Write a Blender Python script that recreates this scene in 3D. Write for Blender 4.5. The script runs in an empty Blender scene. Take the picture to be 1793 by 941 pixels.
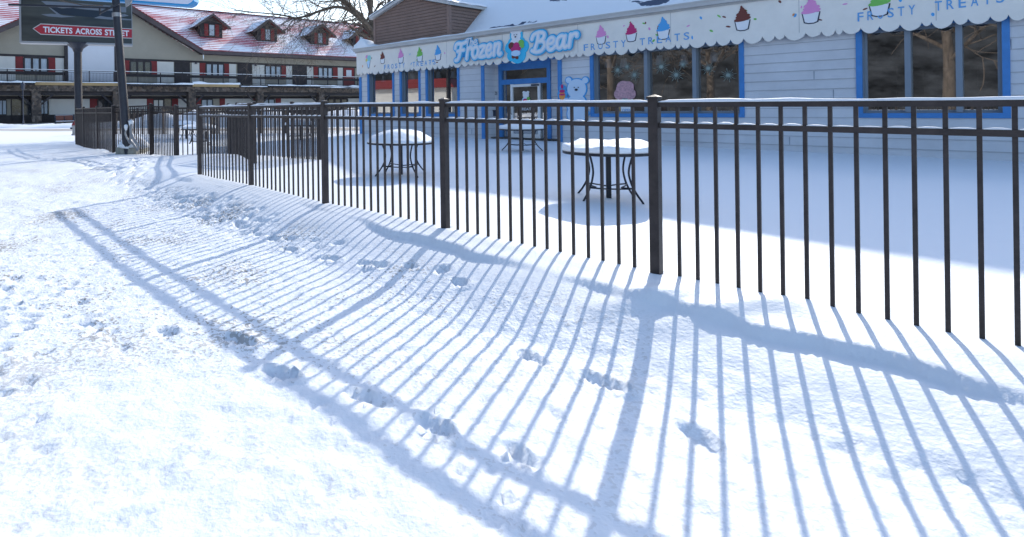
import bpy, math, random
import numpy as np
from mathutils import Matrix, Vector
R = math.radians
rnd = random.Random(7)
scene = bpy.context.scene
COL = scene.collection

# ------------------------------------------------------------------ camera
EYE, FPX, PX, PY, ROLL = 1.14, 1000.0, 600.0, 190.0, 0.0138
cam = bpy.data.cameras.new('camera')
cam_ob = bpy.data.objects.new('camera', cam); COL.objects.link(cam_ob); scene.camera = cam_ob
cam.sensor_width = 36; cam.lens = 36 * FPX / 1793.0
cam.shift_x = (896.5 - PX) / 1793.0; cam.shift_y = -(470.5 - PY) / 1793.0
cam.clip_start = 0.05; cam.clip_end = 3000
_c, _s = math.cos(ROLL), math.sin(ROLL)
cam_ob.matrix_world = Matrix(((_c, _s, 0, 0), (0, 0, -1, 0), (-_s, _c, 0, EYE), (0, 0, 0, 1)))

# ------------------------------------------------------------------ light
SUN = Vector((0.541, 0.841, math.tan(R(28.2)))).normalized()
world = bpy.data.worlds.new("World"); scene.world = world; world.use_nodes = True
wn = world.node_tree
sky = wn.nodes.new('ShaderNodeTexSky'); sky.sky_type = 'NISHITA'; sky.sun_disc = False
sky.sun_elevation = R(28.2); sky.sun_rotation = math.atan2(SUN.x, SUN.y)
sky.air_density = 1.0; sky.dust_density = 1.2; sky.ozone_density = 1.7
wn.links.new(sky.outputs[0], wn.nodes['Background'].inputs[0])
wn.nodes['Background'].inputs[1].default_value = 0.15
sl = bpy.data.lights.new('sun', 'SUN'); sl.energy = 2.25; sl.angle = R(0.5); sl.color = (1.0, 0.95, 0.87)
so = bpy.data.objects.new('sun', sl); COL.objects.link(so); so.location = (20, 40, 40)
so.rotation_euler = (-SUN).to_track_quat('-Z', 'Y').to_euler()
scene.view_settings.view_transform = 'Standard'; scene.view_settings.look = 'None'
scene.view_settings.exposure = 1.04; scene.view_settings.gamma = 1.0
scene.view_settings.use_curve_mapping = False

# ------------------------------------------------------------------ picture <-> place
def ray(px, py):
    vx, vy = px - PX, py - PY
    return Vector(((vx * _c - vy * _s) / FPX, 1.0, -(vx * _s + vy * _c) / FPX))
def at(px, py, Y):
    return Vector((0, 0, EYE)) + ray(px, py) * Y
def on_ground(px, py, z=0.0):
    d = ray(px, py); return Vector((0, 0, EYE)) + d * ((z - EYE) / d.z)
class Frame:
    """a vertical reference frame: local x along the front, local y into the building, z up"""
    def __init__(s, ox, oy, dx, dy, oz=0.0):
        l = math.hypot(dx, dy); dx /= l; dy /= l
        s.M = Matrix(((dx, -dy, 0, ox), (dy, dx, 0, oy), (0, 0, 1, oz), (0, 0, 0, 1))); s.I = s.M.inverted()
    def hit(s, px, py, y=0.0):
        o = s.I @ Vector((0, 0, EYE)); d = (s.I.to_3x3()) @ ray(px, py)
        t = (y - o.y) / d.y; p = o + d * t
        return p.x, p.z
    def x(s, px, y=0.0, py=150): return s.hit(px, py, y)[0]

# ------------------------------------------------------------------ mesh collecting
class MB:
    def __init__(s): s.v = []; s.f = []; s.smooth = False
    def add(s, vs, fs):
        b = len(s.v); s.v += [tuple(v) for v in vs]; s.f += [tuple(i + b for i in f) for f in fs]; return s
    def box(s, x0, x1, y0, y1, z0, z1):
        return s.add([(x0,y0,z0),(x1,y0,z0),(x1,y1,z0),(x0,y1,z0),(x0,y0,z1),(x1,y0,z1),(x1,y1,z1),(x0,y1,z1)],
                     [(0,3,2,1),(4,5,6,7),(0,1,5,4),(1,2,6,5),(2,3,7,6),(3,0,4,7)])
    def bar(s, a, b, w, h=None, up=(0,0,1)):
        """square bar from a to b"""
        h = h or w; a = Vector(a); b = Vector(b); d = (b - a).normalized(); up = Vector(up)
        if abs(d.dot(up)) > .95: up = Vector((1, 0, 0))
        r = d.cross(up).normalized() * w / 2; u = r.cross(d).normalized() * h / 2
        vs = [p + q for p in (a, b) for q in (-r - u, r - u, r + u, -r + u)]
        return s.add(vs, [(3,2,1,0),(4,5,6,7),(0,1,5,4),(1,2,6,5),(2,3,7,6),(3,0,4,7)])
    def tube(s, pts, rad, n=6, cap=True):
        pts = [Vector(p) for p in pts]; m = len(pts)
        rads = rad if isinstance(rad, (list, tuple)) else [rad] * m
        vs = []; pr = None
        for i, p in enumerate(pts):
            d = (pts[min(i + 1, m - 1)] - pts[max(i - 1, 0)])
            d = d.normalized() if d.length > 1e-9 else Vector((0, 0, 1))
            if pr is None:
                pr = d.orthogonal().normalized()
            pr = (pr - d * pr.dot(d)); pr = pr.normalized() if pr.length > 1e-6 else d.orthogonal().normalized()
            q = d.cross(pr)
            for k in range(n):
                a = 2 * math.pi * k / n; vs.append(p + (pr * math.cos(a) + q * math.sin(a)) * rads[i])
        fs = [(i*n+k, i*n+(k+1)%n, (i+1)*n+(k+1)%n, (i+1)*n+k) for i in range(m-1) for k in range(n)]
        if cap: fs += [tuple(range(n-1, -1, -1)), tuple((m-1)*n + k for k in range(n))]
        return s.add(vs, fs)
    def lathe(s, prof, c=(0,0,0), n=24, wob=None, cap=True):
        vs = []
        for (r, z) in prof:
            for k in range(n):
                a = 2*math.pi*k/n; w = wob(a, r, z) if wob else (1.0, 0.0)
                vs.append((c[0] + r*w[0]*math.cos(a), c[1] + r*w[0]*math.sin(a), c[2] + z + w[1]))
        m = len(prof)
        fs = [(i*n+k, i*n+(k+1)%n, (i+1)*n+(k+1)%n, (i+1)*n+k) for i in range(m-1) for k in range(n)]
        if cap: fs += [tuple(range(n-1, -1, -1)), tuple((m-1)*n + k for k in range(n))]
        return s.add(vs, fs)
    def prism(s, poly, y0, y1):
        """polygon in (x,z), thickness from y0 (front) to y1"""
        n = len(poly); ar = sum(poly[i][0]*poly[(i+1)%n][1]-poly[(i+1)%n][0]*poly[i][1] for i in range(n))
        if ar < 0: poly = poly[::-1]
        vs = [(x, y0, z) for x, z in poly] + [(x, y1, z) for x, z in poly]
        fs = [tuple(range(n)), tuple(range(2*n-1, n-1, -1))] + [(i, i+n, (i+1)%n+n, (i+1)%n) for i in range(n)]
        return s.add(vs, fs)
    def disc(s, x, z, r, y0, y1, rz=None, n=20, rot=0):
        rz = rz or r; c, q = math.cos(rot), math.sin(rot)
        return s.prism([(x + r*math.cos(2*math.pi*k/n)*c - rz*math.sin(2*math.pi*k/n)*q,
                         z + r*math.cos(2*math.pi*k/n)*q + rz*math.sin(2*math.pi*k/n)*c) for k in range(n)], y0, y1)
    def quad(s, a, b, c, d): return s.add([a, b, c, d], [(0, 1, 2, 3)])
def to_mesh(name, mb, mat, smooth=False):
    me = bpy.data.meshes.new(name); me.from_pydata(mb.v, [], mb.f); me.update()
    for m in (mat if isinstance(mat, (list, tuple)) else [mat]): me.materials.append(m)
    if smooth: me.polygons.foreach_set('use_smooth', [True] * len(me.polygons))
    return me
def mk(name, mb, mat, parent=None, smooth=False, label=None, cat=None, group=None, kind=None):
    o = bpy.data.objects.new(name, to_mesh(name, mb, mat, smooth)); COL.objects.link(o)
    if parent is not None: o.parent = parent
    for k, v in (('label', label), ('category', cat), ('group', group), ('kind', kind)):
        if v: o[k] = v
    return o
def thing(name, label, cat, M=None, loc=None, rz=0, group=None):
    o = bpy.data.objects.new(name, None); COL.objects.link(o); o.empty_display_size = .2
    if M is not None: o.matrix_world = M
    else: o.location = loc or (0, 0, 0); o.rotation_euler = (0, 0, rz)
    o['label'] = label; o['category'] = cat
    if group: o['group'] = group
    return o
def copy_tree(o, parent=None):
    c = o.copy(); COL.objects.link(c); c.parent = parent
    for ch in list(o.children): copy_tree(ch, c)
    return c

# ------------------------------------------------------------------ materials
def mat(name, col, rough=.7, metal=0, bump=0, bscale=20, var=0, vscale=3, col2=None, spec=.4, stretch=(1,1,1), emis=None):
    m = bpy.data.materials.new(name); m.use_nodes = True; nt = m.node_tree; b = nt.nodes['Principled BSDF']
    b.inputs['Base Color'].default_value = (*col, 1); b.inputs['Roughness'].default_value = rough
    b.inputs['Metallic'].default_value = metal; b.inputs['Specular IOR Level'].default_value = spec
    if bump or var or col2:
        tc = nt.nodes.new('ShaderNodeTexCoord'); mp = nt.nodes.new('ShaderNodeMapping')
        mp.inputs['Scale'].default_value = stretch; nt.links.new(tc.outputs['Object'], mp.inputs[0])
    if var or col2:
        n = nt.nodes.new('ShaderNodeTexNoise'); n.inputs['Scale'].default_value = vscale; n.inputs['Detail'].default_value = 6
        n.inputs['Roughness'].default_value = .65
        nt.links.new(mp.outputs[0], n.inputs[0]); cr = nt.nodes.new('ShaderNodeValToRGB')
        cr.color_ramp.elements[0].position = .35; cr.color_ramp.elements[1].position = .65
        c2 = col2 or tuple(c * (1 - var) for c in col); c1 = col if col2 else tuple(min(1, c * (1 + var*.6)) for c in col)
        cr.color_ramp.elements[0].color = (*c2, 1); cr.color_ramp.elements[1].color = (*c1, 1)
        nt.links.new(n.outputs[0], cr.inputs[0]); nt.links.new(cr.outputs[0], b.inputs['Base Color'])
    if bump:
        n2 = nt.nodes.new('ShaderNodeTexNoise'); n2.inputs['Scale'].default_value = bscale; n2.inputs['Detail'].default_value = 5
        nt.links.new(mp.outputs[0], n2.inputs[0]); bp = nt.nodes.new('ShaderNodeBump'); bp.inputs['Strength'].default_value = bump
        bp.inputs['Distance'].default_value = .02
        nt.links.new(n2.outputs[0], bp.inputs['Height']); nt.links.new(bp.outputs[0], b.inputs['Normal'])
    return m
SNOWC = (.80, .83, .865)
M = dict(
    fence=mat('fence_metal', (.040,.031,.030), .5, 0, .15, 120, .35, 9, spec=.35),
    snowcap=mat('snow_cap', SNOWC, .65, 0, .35, 14),
    table=mat('table_metal', (.018,.02,.028), .42, .2),
    siding=mat('lap_siding', (.60,.61,.64), .62, 0, .05, 60, .10, .8),
    fascia=mat('sign_board', (.80,.76,.70), .55, 0, 0, 1, .05, 2),
    blue=mat('blue_trim', (.055,.22,.53), .5, 0, 0, 1, .1, 4),
    gutter=mat('gutter', (.50,.49,.48), .5, 0, 0, 1, .08, 2),
    greyframe=mat('window_frame', (.20,.24,.29), .45),
    whiteframe=mat('white_door_frame', (.80,.80,.80), .45),
    brown=mat('brown_siding', (.23,.15,.12), .7, 0, .05, 50, .1, 3),
    browntrim=mat('brown_trim', (.25,.165,.135), .7),
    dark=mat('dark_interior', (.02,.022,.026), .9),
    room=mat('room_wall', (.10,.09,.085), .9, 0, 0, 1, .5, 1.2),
    white=mat('white_print', (.78,.79,.82), .5), cyan=mat('cyan_print', (.05,.50,.78), .5), deep=mat('deep_blue_print', (.03,.27,.62), .5),
    pale=mat('pale_blue_print', (.50,.70,.90), .5), bearw=mat('bear_print', (.56,.70,.86), .5), flake=mat('frost_sticker', (.26,.32,.29), .7), letter=mat('blue_letter_print', (.13,.36,.68), .5),
    pink=mat('pink_print', (.72,.28,.56), .5), magenta=mat('magenta_print', (.50,.03,.16), .5), green=mat('green_print', (.18,.50,.10), .5),
    sky=mat('sky_blue_print', (.08,.36,.72), .5), choc=mat('chocolate_print', (.16,.04,.03), .5), orange=mat('orange_print', (.80,.32,.08), .5),
    yellow=mat('yellow_print', (.72,.62,.18), .5), ink=mat('ink_print', (.025,.035,.06), .5), mint=mat('mint_print', (.25,.62,.60), .5),
    lid=mat('rose_print', (.56,.32,.36), .6, 0, 0, 1, .3, 18),
    pole=mat('painted_pole', (.028,.032,.045), .42, .1, .08, 60, .25, 5),
    concrete=mat('concrete', (.30,.29,.25), .9, 0, .4, 30, .25, 8),
    bark=mat('bark', (.135,.110,.090), .9, 0, .7, 18, .35, 8, stretch=(1,1,.3)),
    red=mat('red_paint', (.17,.014,.017), .6, 0, 0, 1, .2, 4),
    redroof=None,
    beige=mat('beige_stucco', (.30,.28,.235), .85, 0, .1, 6, .06, .6),
    panel=mat('pale_panel', (.56,.555,.53), .8, 0, 0, 1, .05, 1),
    panelblue=mat('white_panel', (.55,.58,.64), .8, 0, 0, 1, .04, .4),
    timber=mat('dark_timber', (.030,.026,.030), .7, 0, .1, 10, .3, 2),
    eave=mat('eave_timber', (.075,.06,.065), .75, 0, .1, 10, .25, 1),
    stone=None,
    tan=mat('new_tan_board', (.36,.25,.12), .7, 0, 0, 1, .15, 1),
    curtain=mat('curtain', (.38,.44,.50), .7, 0, 0, 1, .2, 2, stretch=(6,1,1)),
    glassdark=mat('dark_window', (.03,.035,.045), .12, 0, 0, 1, .6, 2, spec=.8),
    signface=mat('white_sign_face', (.66,.68,.80), .4), signblue=mat('blue_sign_edge', (.04,.30,.62), .4),
    printgrey=mat('grey_print', (.17,.19,.22), .5), bench=mat('red_brown_slat', (.19,.07,.05), .7), hyd=mat('hydrant_red', (.22,.03,.03), .5),
    silver=mat('grey_metal', (.32,.32,.33), .45, .6),
    hill=mat('bare_woods', (.012,.013,.014), .95, 0, 0, 1, .5, .22, col2=(.075,.08,.085), spec=.05),
    asphalt=mat('packed_road_snow', (.50,.46,.38), .9, 0, .3, 3, .25, .7),
    icicle=mat('ice', (.75,.80,.85), .15),
)
def stone_mat():
    m = bpy.data.materials.new('stone_veneer'); m.use_nodes = True; nt = m.node_tree; b = nt.nodes['Principled BSDF']
    tc = nt.nodes.new('ShaderNodeTexCoord'); v = nt.nodes.new('ShaderNodeTexVoronoi'); v.inputs['Scale'].default_value = 4.2
    nt.links.new(tc.outputs['Object'], v.inputs[0]); cr = nt.nodes.new('ShaderNodeValToRGB')
    for p, c in ((0, (.035,.028,.025)), (.4, (.075,.06,.05)), (.7, (.11,.08,.06)), (1, (.15,.125,.105))):
        e = cr.color_ramp.elements.new(p) if p not in (0, 1) else cr.color_ramp.elements[-int(p)]; e.color = (*c, 1)
    sp = nt.nodes.new('ShaderNodeSeparateColor'); nt.links.new(v.outputs['Color'], sp.inputs[0]); nt.links.new(sp.outputs[0], cr.inputs[0])
    nt.links.new(cr.outputs[0], b.inputs['Base Color']); b.inputs['Roughness'].default_value = .9; return m
M['stone'] = stone_mat()
def lap_shade_lines(m, board, width, dark):  # shade line at each board lap, painted into the siding colour
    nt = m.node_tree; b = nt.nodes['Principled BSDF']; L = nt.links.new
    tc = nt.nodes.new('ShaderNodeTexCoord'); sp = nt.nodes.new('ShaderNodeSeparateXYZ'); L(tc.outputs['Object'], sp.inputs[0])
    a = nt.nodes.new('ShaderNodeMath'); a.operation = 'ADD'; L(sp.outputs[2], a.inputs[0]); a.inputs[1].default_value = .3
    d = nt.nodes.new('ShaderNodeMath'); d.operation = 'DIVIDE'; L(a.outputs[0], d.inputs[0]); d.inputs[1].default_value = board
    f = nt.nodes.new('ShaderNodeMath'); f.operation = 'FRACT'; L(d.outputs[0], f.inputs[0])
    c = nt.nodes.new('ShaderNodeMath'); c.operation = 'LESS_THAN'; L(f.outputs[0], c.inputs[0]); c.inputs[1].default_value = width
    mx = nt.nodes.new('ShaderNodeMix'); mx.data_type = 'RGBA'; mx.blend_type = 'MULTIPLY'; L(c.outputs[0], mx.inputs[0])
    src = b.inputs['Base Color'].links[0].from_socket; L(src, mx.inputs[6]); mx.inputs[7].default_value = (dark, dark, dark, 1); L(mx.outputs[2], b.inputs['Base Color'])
lap_shade_lines(M['siding'], .215, .07, .68); lap_shade_lines(M['brown'], .125, .16, .55)
def snowy_roof(name, under, cover, course, axis_scale, seed=0.0, specks=False):
    """roof covering with a thin uneven layer of snow: tile courses show through the snow where it has worn away"""
    m = bpy.data.materials.new(name); m.use_nodes = True; nt = m.node_tree; b = nt.nodes['Principled BSDF']; L = nt.links.new
    tc = nt.nodes.new('ShaderNodeTexCoord'); uv = nt.nodes.new('ShaderNodeSeparateXYZ'); L(tc.outputs['Object'], uv.inputs[0])
    def math_(op, a, bb=None):
        n = nt.nodes.new('ShaderNodeMath'); n.operation = op
        for i, q in enumerate((a, bb)):
            if q is None: continue
            if isinstance(q, (int, float)): n.inputs[i].default_value = q
            else: L(q, n.inputs[i])
        return n.outputs[0]
    n1 = nt.nodes.new('ShaderNodeTexNoise'); n1.inputs['Scale'].default_value = 1.0; n1.inputs['Detail'].default_value = 5
    mp = nt.nodes.new('ShaderNodeMapping'); mp.inputs['Scale'].default_value = axis_scale; mp.inputs['Location'].default_value = (seed, seed, 0)
    L(tc.outputs['Object'], mp.inputs[0]); L(mp.outputs[0], n1.inputs[0])
    saw = math_('FRACT', math_('MULTIPLY', uv.outputs['Z'], 1 / course))
    n2 = nt.nodes.new('ShaderNodeTexNoise'); n2.inputs['Scale'].default_value = 2.5; n2.inputs['Detail'].default_value = 4
    L(tc.outputs['Object'], n2.inputs[0])
    base = n1.outputs[0]
    if specks: t = math_('ADD', base, math_('MULTIPLY', n2.outputs[0], .25))
    else: t = math_('ADD', math_('ADD', base, math_('MULTIPLY', saw, .42)), math_('MULTIPLY', n2.outputs[0], .18))
    cr = nt.nodes.new('ShaderNodeValToRGB')
    cr.color_ramp.elements[0].position = cover; cr.color_ramp.elements[1].position = cover + (.17 if not specks else .015)
    cr.color_ramp.elements[0].color = (*SNOWC, 1); cr.color_ramp.elements[1].color = (*under, 1)
    L(t, cr.inputs[0]); L(cr.outputs[0], b.inputs['Base Color']); b.inputs['Roughness'].default_value = .75
    bp = nt.nodes.new('ShaderNodeBump'); bp.inputs['Strength'].default_value = .5; bp.inputs['Distance'].default_value = .05
    L(math_('ADD', math_('MULTIPLY', saw, -.5 if not specks else -.1), n2.outputs[0]), bp.inputs['Height']); L(bp.outputs[0], b.inputs['Normal'])
    return m
M['redroof'] = snowy_roof('snowy_red_tiles', (.40,.045,.065), .735, .26, (.16,.16,.5))
M['greyroof'] = snowy_roof('snowy_grey_shingles', (.05,.075,.13), .765, .22, (.55,.55,1.6), 3.3, True)
def glass_mat(name, refl, tint=(.62,.66,.70)):
    m = bpy.data.materials.new(name); m.use_nodes = True; nt = m.node_tree
    for n in list(nt.nodes): nt.nodes.remove(n)
    o = nt.nodes.new('ShaderNodeOutputMaterial'); mx = nt.nodes.new('ShaderNodeMixShader'); t = nt.nodes.new('ShaderNodeBsdfTransparent')
    g = nt.nodes.new('ShaderNodeBsdfGlossy'); g.inputs['Roughness'].default_value = .01; t.inputs[0].default_value = (*tint, 1)
    mx.inputs[0].default_value = refl; nt.links.new(t.outputs[0], mx.inputs[1]); nt.links.new(g.outputs[0], mx.inputs[2]); nt.links.new(mx.outputs[0], o.inputs[0]); return m
M['glass'] = glass_mat('shop_glass', .45)

def snow_mat():
    m = bpy.data.materials.new('snow'); m.use_nodes = True; nt = m.node_tree; b = nt.nodes['Principled BSDF']; L = nt.links.new
    tc = nt.nodes.new('ShaderNodeTexCoord')
    at_ = nt.nodes.new('ShaderNodeAttribute'); at_.attribute_name = 'trodden'
    rd = nt.nodes.new('ShaderNodeAttribute'); rd.attribute_name = 'road'
    n = nt.nodes.new('ShaderNodeTexNoise'); n.inputs['Scale'].default_value = 38; n.inputs['Detail'].default_value = 6; L(tc.outputs['Object'], n.inputs[0])
    n3 = nt.nodes.new('ShaderNodeTexNoise'); n3.inputs['Scale'].default_value = 1.1; n3.inputs['Detail'].default_value = 3; L(tc.outputs['Object'], n3.inputs[0])
    ad = nt.nodes.new('ShaderNodeMath'); ad.operation = 'MULTIPLY_ADD'; L(n3.outputs[0], ad.inputs[0]); ad.inputs[1].default_value = .75; L(n.outputs[0], ad.inputs[2])
    cr = nt.nodes.new('ShaderNodeValToRGB'); cr.color_ramp.elements[0].position = .985; cr.color_ramp.elements[1].position = 1.20
    cr.color_ramp.elements[0].color = (0,0,0,1); cr.color_ramp.elements[1].color = (1,1,1,1); L(ad.outputs[0], cr.inputs[0])
    mu = nt.nodes.new('ShaderNodeMath'); mu.operation = 'MULTIPLY'; L(cr.outputs[0], mu.inputs[0]); L(at_.outputs['Fac'], mu.inputs[1])
    mx = nt.nodes.new('ShaderNodeMix'); mx.data_type = 'RGBA'; mx.inputs[6].default_value = (*SNOWC, 1); mx.inputs[7].default_value = (.38,.365,.34,1)
    L(mu.outputs[0], mx.inputs[0])
    mx2 = nt.nodes.new('ShaderNodeMix'); mx2.data_type = 'RGBA'; L(rd.outputs['Fac'], mx2.inputs[0]); L(mx.outputs[2], mx2.inputs[6]); mx2.inputs[7].default_value = (.20,.14,.075,1)
    L(mx2.outputs[2], b.inputs['Base Color']); b.inputs['Roughness'].default_value = .6; b.inputs['Specular IOR Level'].default_value = .25
    nb = nt.nodes.new('ShaderNodeTexNoise'); nb.inputs['Scale'].default_value = 38; nb.inputs['Detail'].default_value = 4; L(tc.outputs['Object'], nb.inputs[0])
    st = nt.nodes.new('ShaderNodeMath'); st.operation = 'MULTIPLY_ADD'; L(at_.outputs['Fac'], st.inputs[0]); st.inputs[1].default_value = .6; st.inputs[2].default_value = .28
    bp = nt.nodes.new('ShaderNodeBump'); bp.inputs['Distance'].default_value = .012; L(st.outputs[0], bp.inputs['Strength']); L(nb.outputs[0], bp.inputs['Height'])
    L(bp.outputs[0], b.inputs['Normal']); return m
M['snow'] = snow_mat()
# ------------------------------------------------------------------ layout: frames
SHOP = Frame(.784, 25.3, .627, -.779)
MOTEL = Frame(-30.8, 56.0, .827, .5625)
POSTS = [(2.15,3.94),(.957,5.40),(-.223,6.90),(-1.378,8.51),(-2.56,10.17)]
FDIR = Vector((POSTS[4][0]-POSTS[0][0], POSTS[4][1]-POSTS[0][1], 0)).normalized()     # along the fence, away from the camera
FOUT = Vector((-FDIR.y, FDIR.x, 0))                                                    # out over the path
if FOUT.x > 0: FOUT = -FOUT

# ------------------------------------------------------------------ ground
rng = np.random.default_rng(5)
def vnoise(x, y, sc, seed):
    x = x * sc + seed * 17.3; y = y * sc + seed * 9.1
    xi = np.floor(x).astype(np.int64); yi = np.floor(y).astype(np.int64); xf = x - xi; yf = y - yi
    def h(a, b):
        n = (a * 374761393 + b * 668265263 + seed * 2147483 + 1013904223) & 0xFFFFFFFF
        n = ((n ^ (n >> 13)) * 1274126177) & 0xFFFFFFFF; n = n ^ (n >> 16); return (n & 0xFFFF) / 65535.0
    u = xf*xf*(3-2*xf); v = yf*yf*(3-2*yf)
    return (h(xi,yi)*(1-u)+h(xi+1,yi)*u)*(1-v)+(h(xi,yi+1)*(1-u)+h(xi+1,yi+1)*u)*v - .5
def fbm(x, y, sc, seed, o=4):
    t = 0; a = 1
    for k in range(o): t = t + a * vnoise(x, y, sc * 2**k, seed + k); a *= .5
    return t
def ss(a, b, v):
    t = np.clip((v - a) / (b - a), 0, 1); return t*t*(3-2*t)
def axis(lo, f0, f1, hi, st, g):
    a = list(np.arange(f0, f1, st)); s = st; v = f1
    while v < hi: a.append(v); s *= g; v += s
    a.append(hi); s = st; v = f0 - st; b = []
    while v > lo: b.append(v); s *= g; v -= s
    b.append(lo); return np.array(b[::-1] + a)
gx = axis(-420, -5.2, 3.6, 420, .03, 1.035); gy = axis(-60, 1.3, 8.6, 900, .03, 1.033)
def terrain(X, Y):
    p = POSTS[2]; s = (X - p[0]) * FOUT.x + (Y - p[1]) * FOUT.y; a = (X - p[0]) * FDIR.x + (Y - p[1]) * FDIR.y
    wob = fbm(a, s * .4, 1.1, 3) * .15 + fbm(a, s, 4.0, 4, 3) * .06
    nearend = 1 - ss(3.2, 7.5, a)                    # the drop fades beyond the fence's far end
    nearend = nearend * (1 - ss(0, 4, -(X + 5.5) * .35))*1.0
    stp = np.clip(.013 + .07 * fbm(a, s * .2, .8, 6, 3) + .012 * ss(.5, -2.6, a), .003, .05)
    d = -.02 * ss(0, .2, s) - stp * ss(-.018, .022, s - .25 - .10 * ss(0, -3.5, a) - wob) - (.23 - stp) * ss(.1, 1.25, s)
    z = d * nearend + (1 - nearend) * 0.0
    path = ss(.35, .9, s + wob)
    far = ss(9, 16, Y)
    z = z + fbm(X, Y, .35, 11, 3) * .035 * (1 - .3 * path) * (1 - ss(40, 60, Y)) 
    z = z + fbm(X, Y, 1.6, 21, 3) * .011 * path + (fbm(X, Y, 8.0, 31, 3) * .012 + fbm(X, Y, 19.0, 35, 2) * .008) * path * (1 - ss(14, 22, Y))
    z = z - .025 * (1 - ss(-4.2, -1.0, a)) * (1 - ss(9, 14, Y))
    z = z + fbm(X, Y * 1.8, 1.3, 51, 3) * .010 * (1 - path) * (1 - ss(30, 45, Y))
    # lumps and drifts by the near post
    z = z + .05 * np.exp(-(((X-1.9)/.35)**2 + ((Y-3.55)/.12)**2)) + .04 * np.exp(-(((X-2.3)/.4)**2 + ((Y-3.3)/.10)**2))
    # drift round the foot of the leaning sign pole, and in front of the far fence
    z = z + .20 * np.exp(-(((X+5.4)/1.6)**2 + ((Y-16.9)/.8)**2)) + .12*np.exp(-(((X+3.2)/1.6)**2 + ((Y-13.2)/1.0)**2))
    return z, path, s, a
GX, GY = np.meshgrid(gx, gy)
GZ, PATH, SD, AL = terrain(GX, GY)
troddenv = PATH * (1 - ss(11, 18, GY)) * (.3 + .7 * ss(2.4, 4.2, GY)) * (1 - .4 * ss(1.6, 3.4, np.abs(GX + 1.6)))
def stamp(x, y, ang, L, W, depth, rim=.35):
    r = max(L, W) * 1.8
    i0, i1 = np.searchsorted(gx, [x - r, x + r]); j0, j1 = np.searchsorted(gy, [y - r, y + r])
    if i1 <= i0 or j1 <= j0: return
    xs = GX[j0:j1, i0:i1] - x; ys = GY[j0:j1, i0:i1] - y
    c, s = math.cos(ang), math.sin(ang); q = np.sqrt(((xs*c+ys*s)/L)**2 + ((-xs*s+ys*c)/W)**2)
    GZ[j0:j1, i0:i1] += -depth * (1 - ss(.65, 1.05, q)) + depth * rim * np.exp(-((q - 1.25)/.22)**2)
def trail(pts, step, spread, depth, L=.14, W=.055, z=-.2, jit=.25):
    P = [on_ground(a, b, z) for a, b in pts]
    for a, b in zip(P, P[1:]):
        n = max(1, int((b - a).length / step)); dr = (b - a).normalized(); nr = Vector((-dr.y, dr.x, 0)); an = math.atan2(dr.y, dr.x)
        for k in range(n):
            q = a.lerp(b, (k + .3 * rnd.random()) / n) + nr * rnd.uniform(-spread, spread)
            stamp(q.x, q.y, an + rnd.uniform(-jit, jit), L * rnd.uniform(.8, 1.15), W * rnd.uniform(.8, 1.3), depth * rnd.uniform(.5, 1.2))
trail([(300,262),(262,292),(238,318),(245,332)], .10, .20, .035, .10, .045, jit=.8)
trail([(150,300),(215,325),(262,340),(330,362),(395,388),(430,412)], .045, .20, .024, .07, .035, jit=2)
trail([(262,336),(330,352),(400,372),(470,400)], .05, .22, .022, .07, .035, jit=2)
trail([(430,405),(520,425),(600,442)], .14, .12, .028, .08, .035, jit=1)
trail([(470,418),(560,445),(650,464),(700,472),(790,492),(860,520)], .30, .07, .045, .10, .042)
trail([(640,460),(670,466),(700,474)], .14, .05, .05, .08, .05)
trail([(770,484),(800,496)], .12, .05, .05, .08, .05)
trail([(0,400),(60,440),(130,500),(200,560)], .06, .5, .018, .05, .035, jit=3)
trail([(0,470),(40,500),(60,560),(120,640)], .04, .35, .025, .06, .04, jit=3)
trail([(20,275),(120,282),(230,300)], .25, .8, .04, z=-.1)
trail([(0,310),(120,330),(260,380)], .3, 1.0, .02, .08, .05, jit=3)
trail([(120,250),(170,268),(250,300)], .25, .4, .05, z=0)
trail([(300,560),(500,620),(760,700),(1000,860)], .33, .12, .045, .12, .045)
trail([(900,600),(1150,700),(1400,880)], .36, .10, .045, .12, .045)
for p_ in POSTS: stamp(p_[0], p_[1], 0, .07, .07, .012, .3)
for _ in range(4200):
    x = rnd.uniform(-5, 3); y = rnd.uniform(1.4, 9)
    if (x-POSTS[2][0])*FOUT.x + (y-POSTS[2][1])*FOUT.y > .9: stamp(x, y, rnd.uniform(0, 3), rnd.uniform(.02,.05), rnd.uniform(.015,.035), rnd.uniform(.003,.011), .6)
# road: a packed sandy band parallel to the motel
ROAD = Frame(-5.0, 33.2, .966, -.26); RD = ROAD.I
LX = RD[0][0]*GX + RD[0][1]*GY + RD[0][3]; LY = RD[1][0]*GX + RD[1][1]*GY + RD[1][3]
wv = fbm(LX, LY, .25, 41, 3) * 1.2
road = ss(-2.4, -1.2, LY + wv) * (1 - ss(1.3, 2.2, LY + wv)) * (.70 + .7 * fbm(LX*.3, LY*1.6, .8, 44, 4))
nx_, ny_ = len(gx), len(gy)
co = np.stack([GX.ravel(), GY.ravel(), GZ.ravel()], 1).astype(np.float32)
idx = np.arange(nx_ * ny_).reshape(ny_, nx_)
q = np.stack([idx[:-1,:-1], idx[:-1,1:], idx[1:,1:], idx[1:,:-1]], -1).reshape(-1, 4)
me = bpy.data.meshes.new('snow_ground'); me.vertices.add(len(co)); me.vertices.foreach_set('co', co.ravel())
me.loops.add(q.size); me.loops.foreach_set('vertex_index', q.ravel().astype(np.int32)); me.polygons.add(len(q))
me.polygons.foreach_set('loop_start', np.arange(0, q.size, 4, dtype=np.int32)); me.update(calc_edges=True)
me.polygons.foreach_set('use_smooth', np.ones(len(q), bool))
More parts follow.
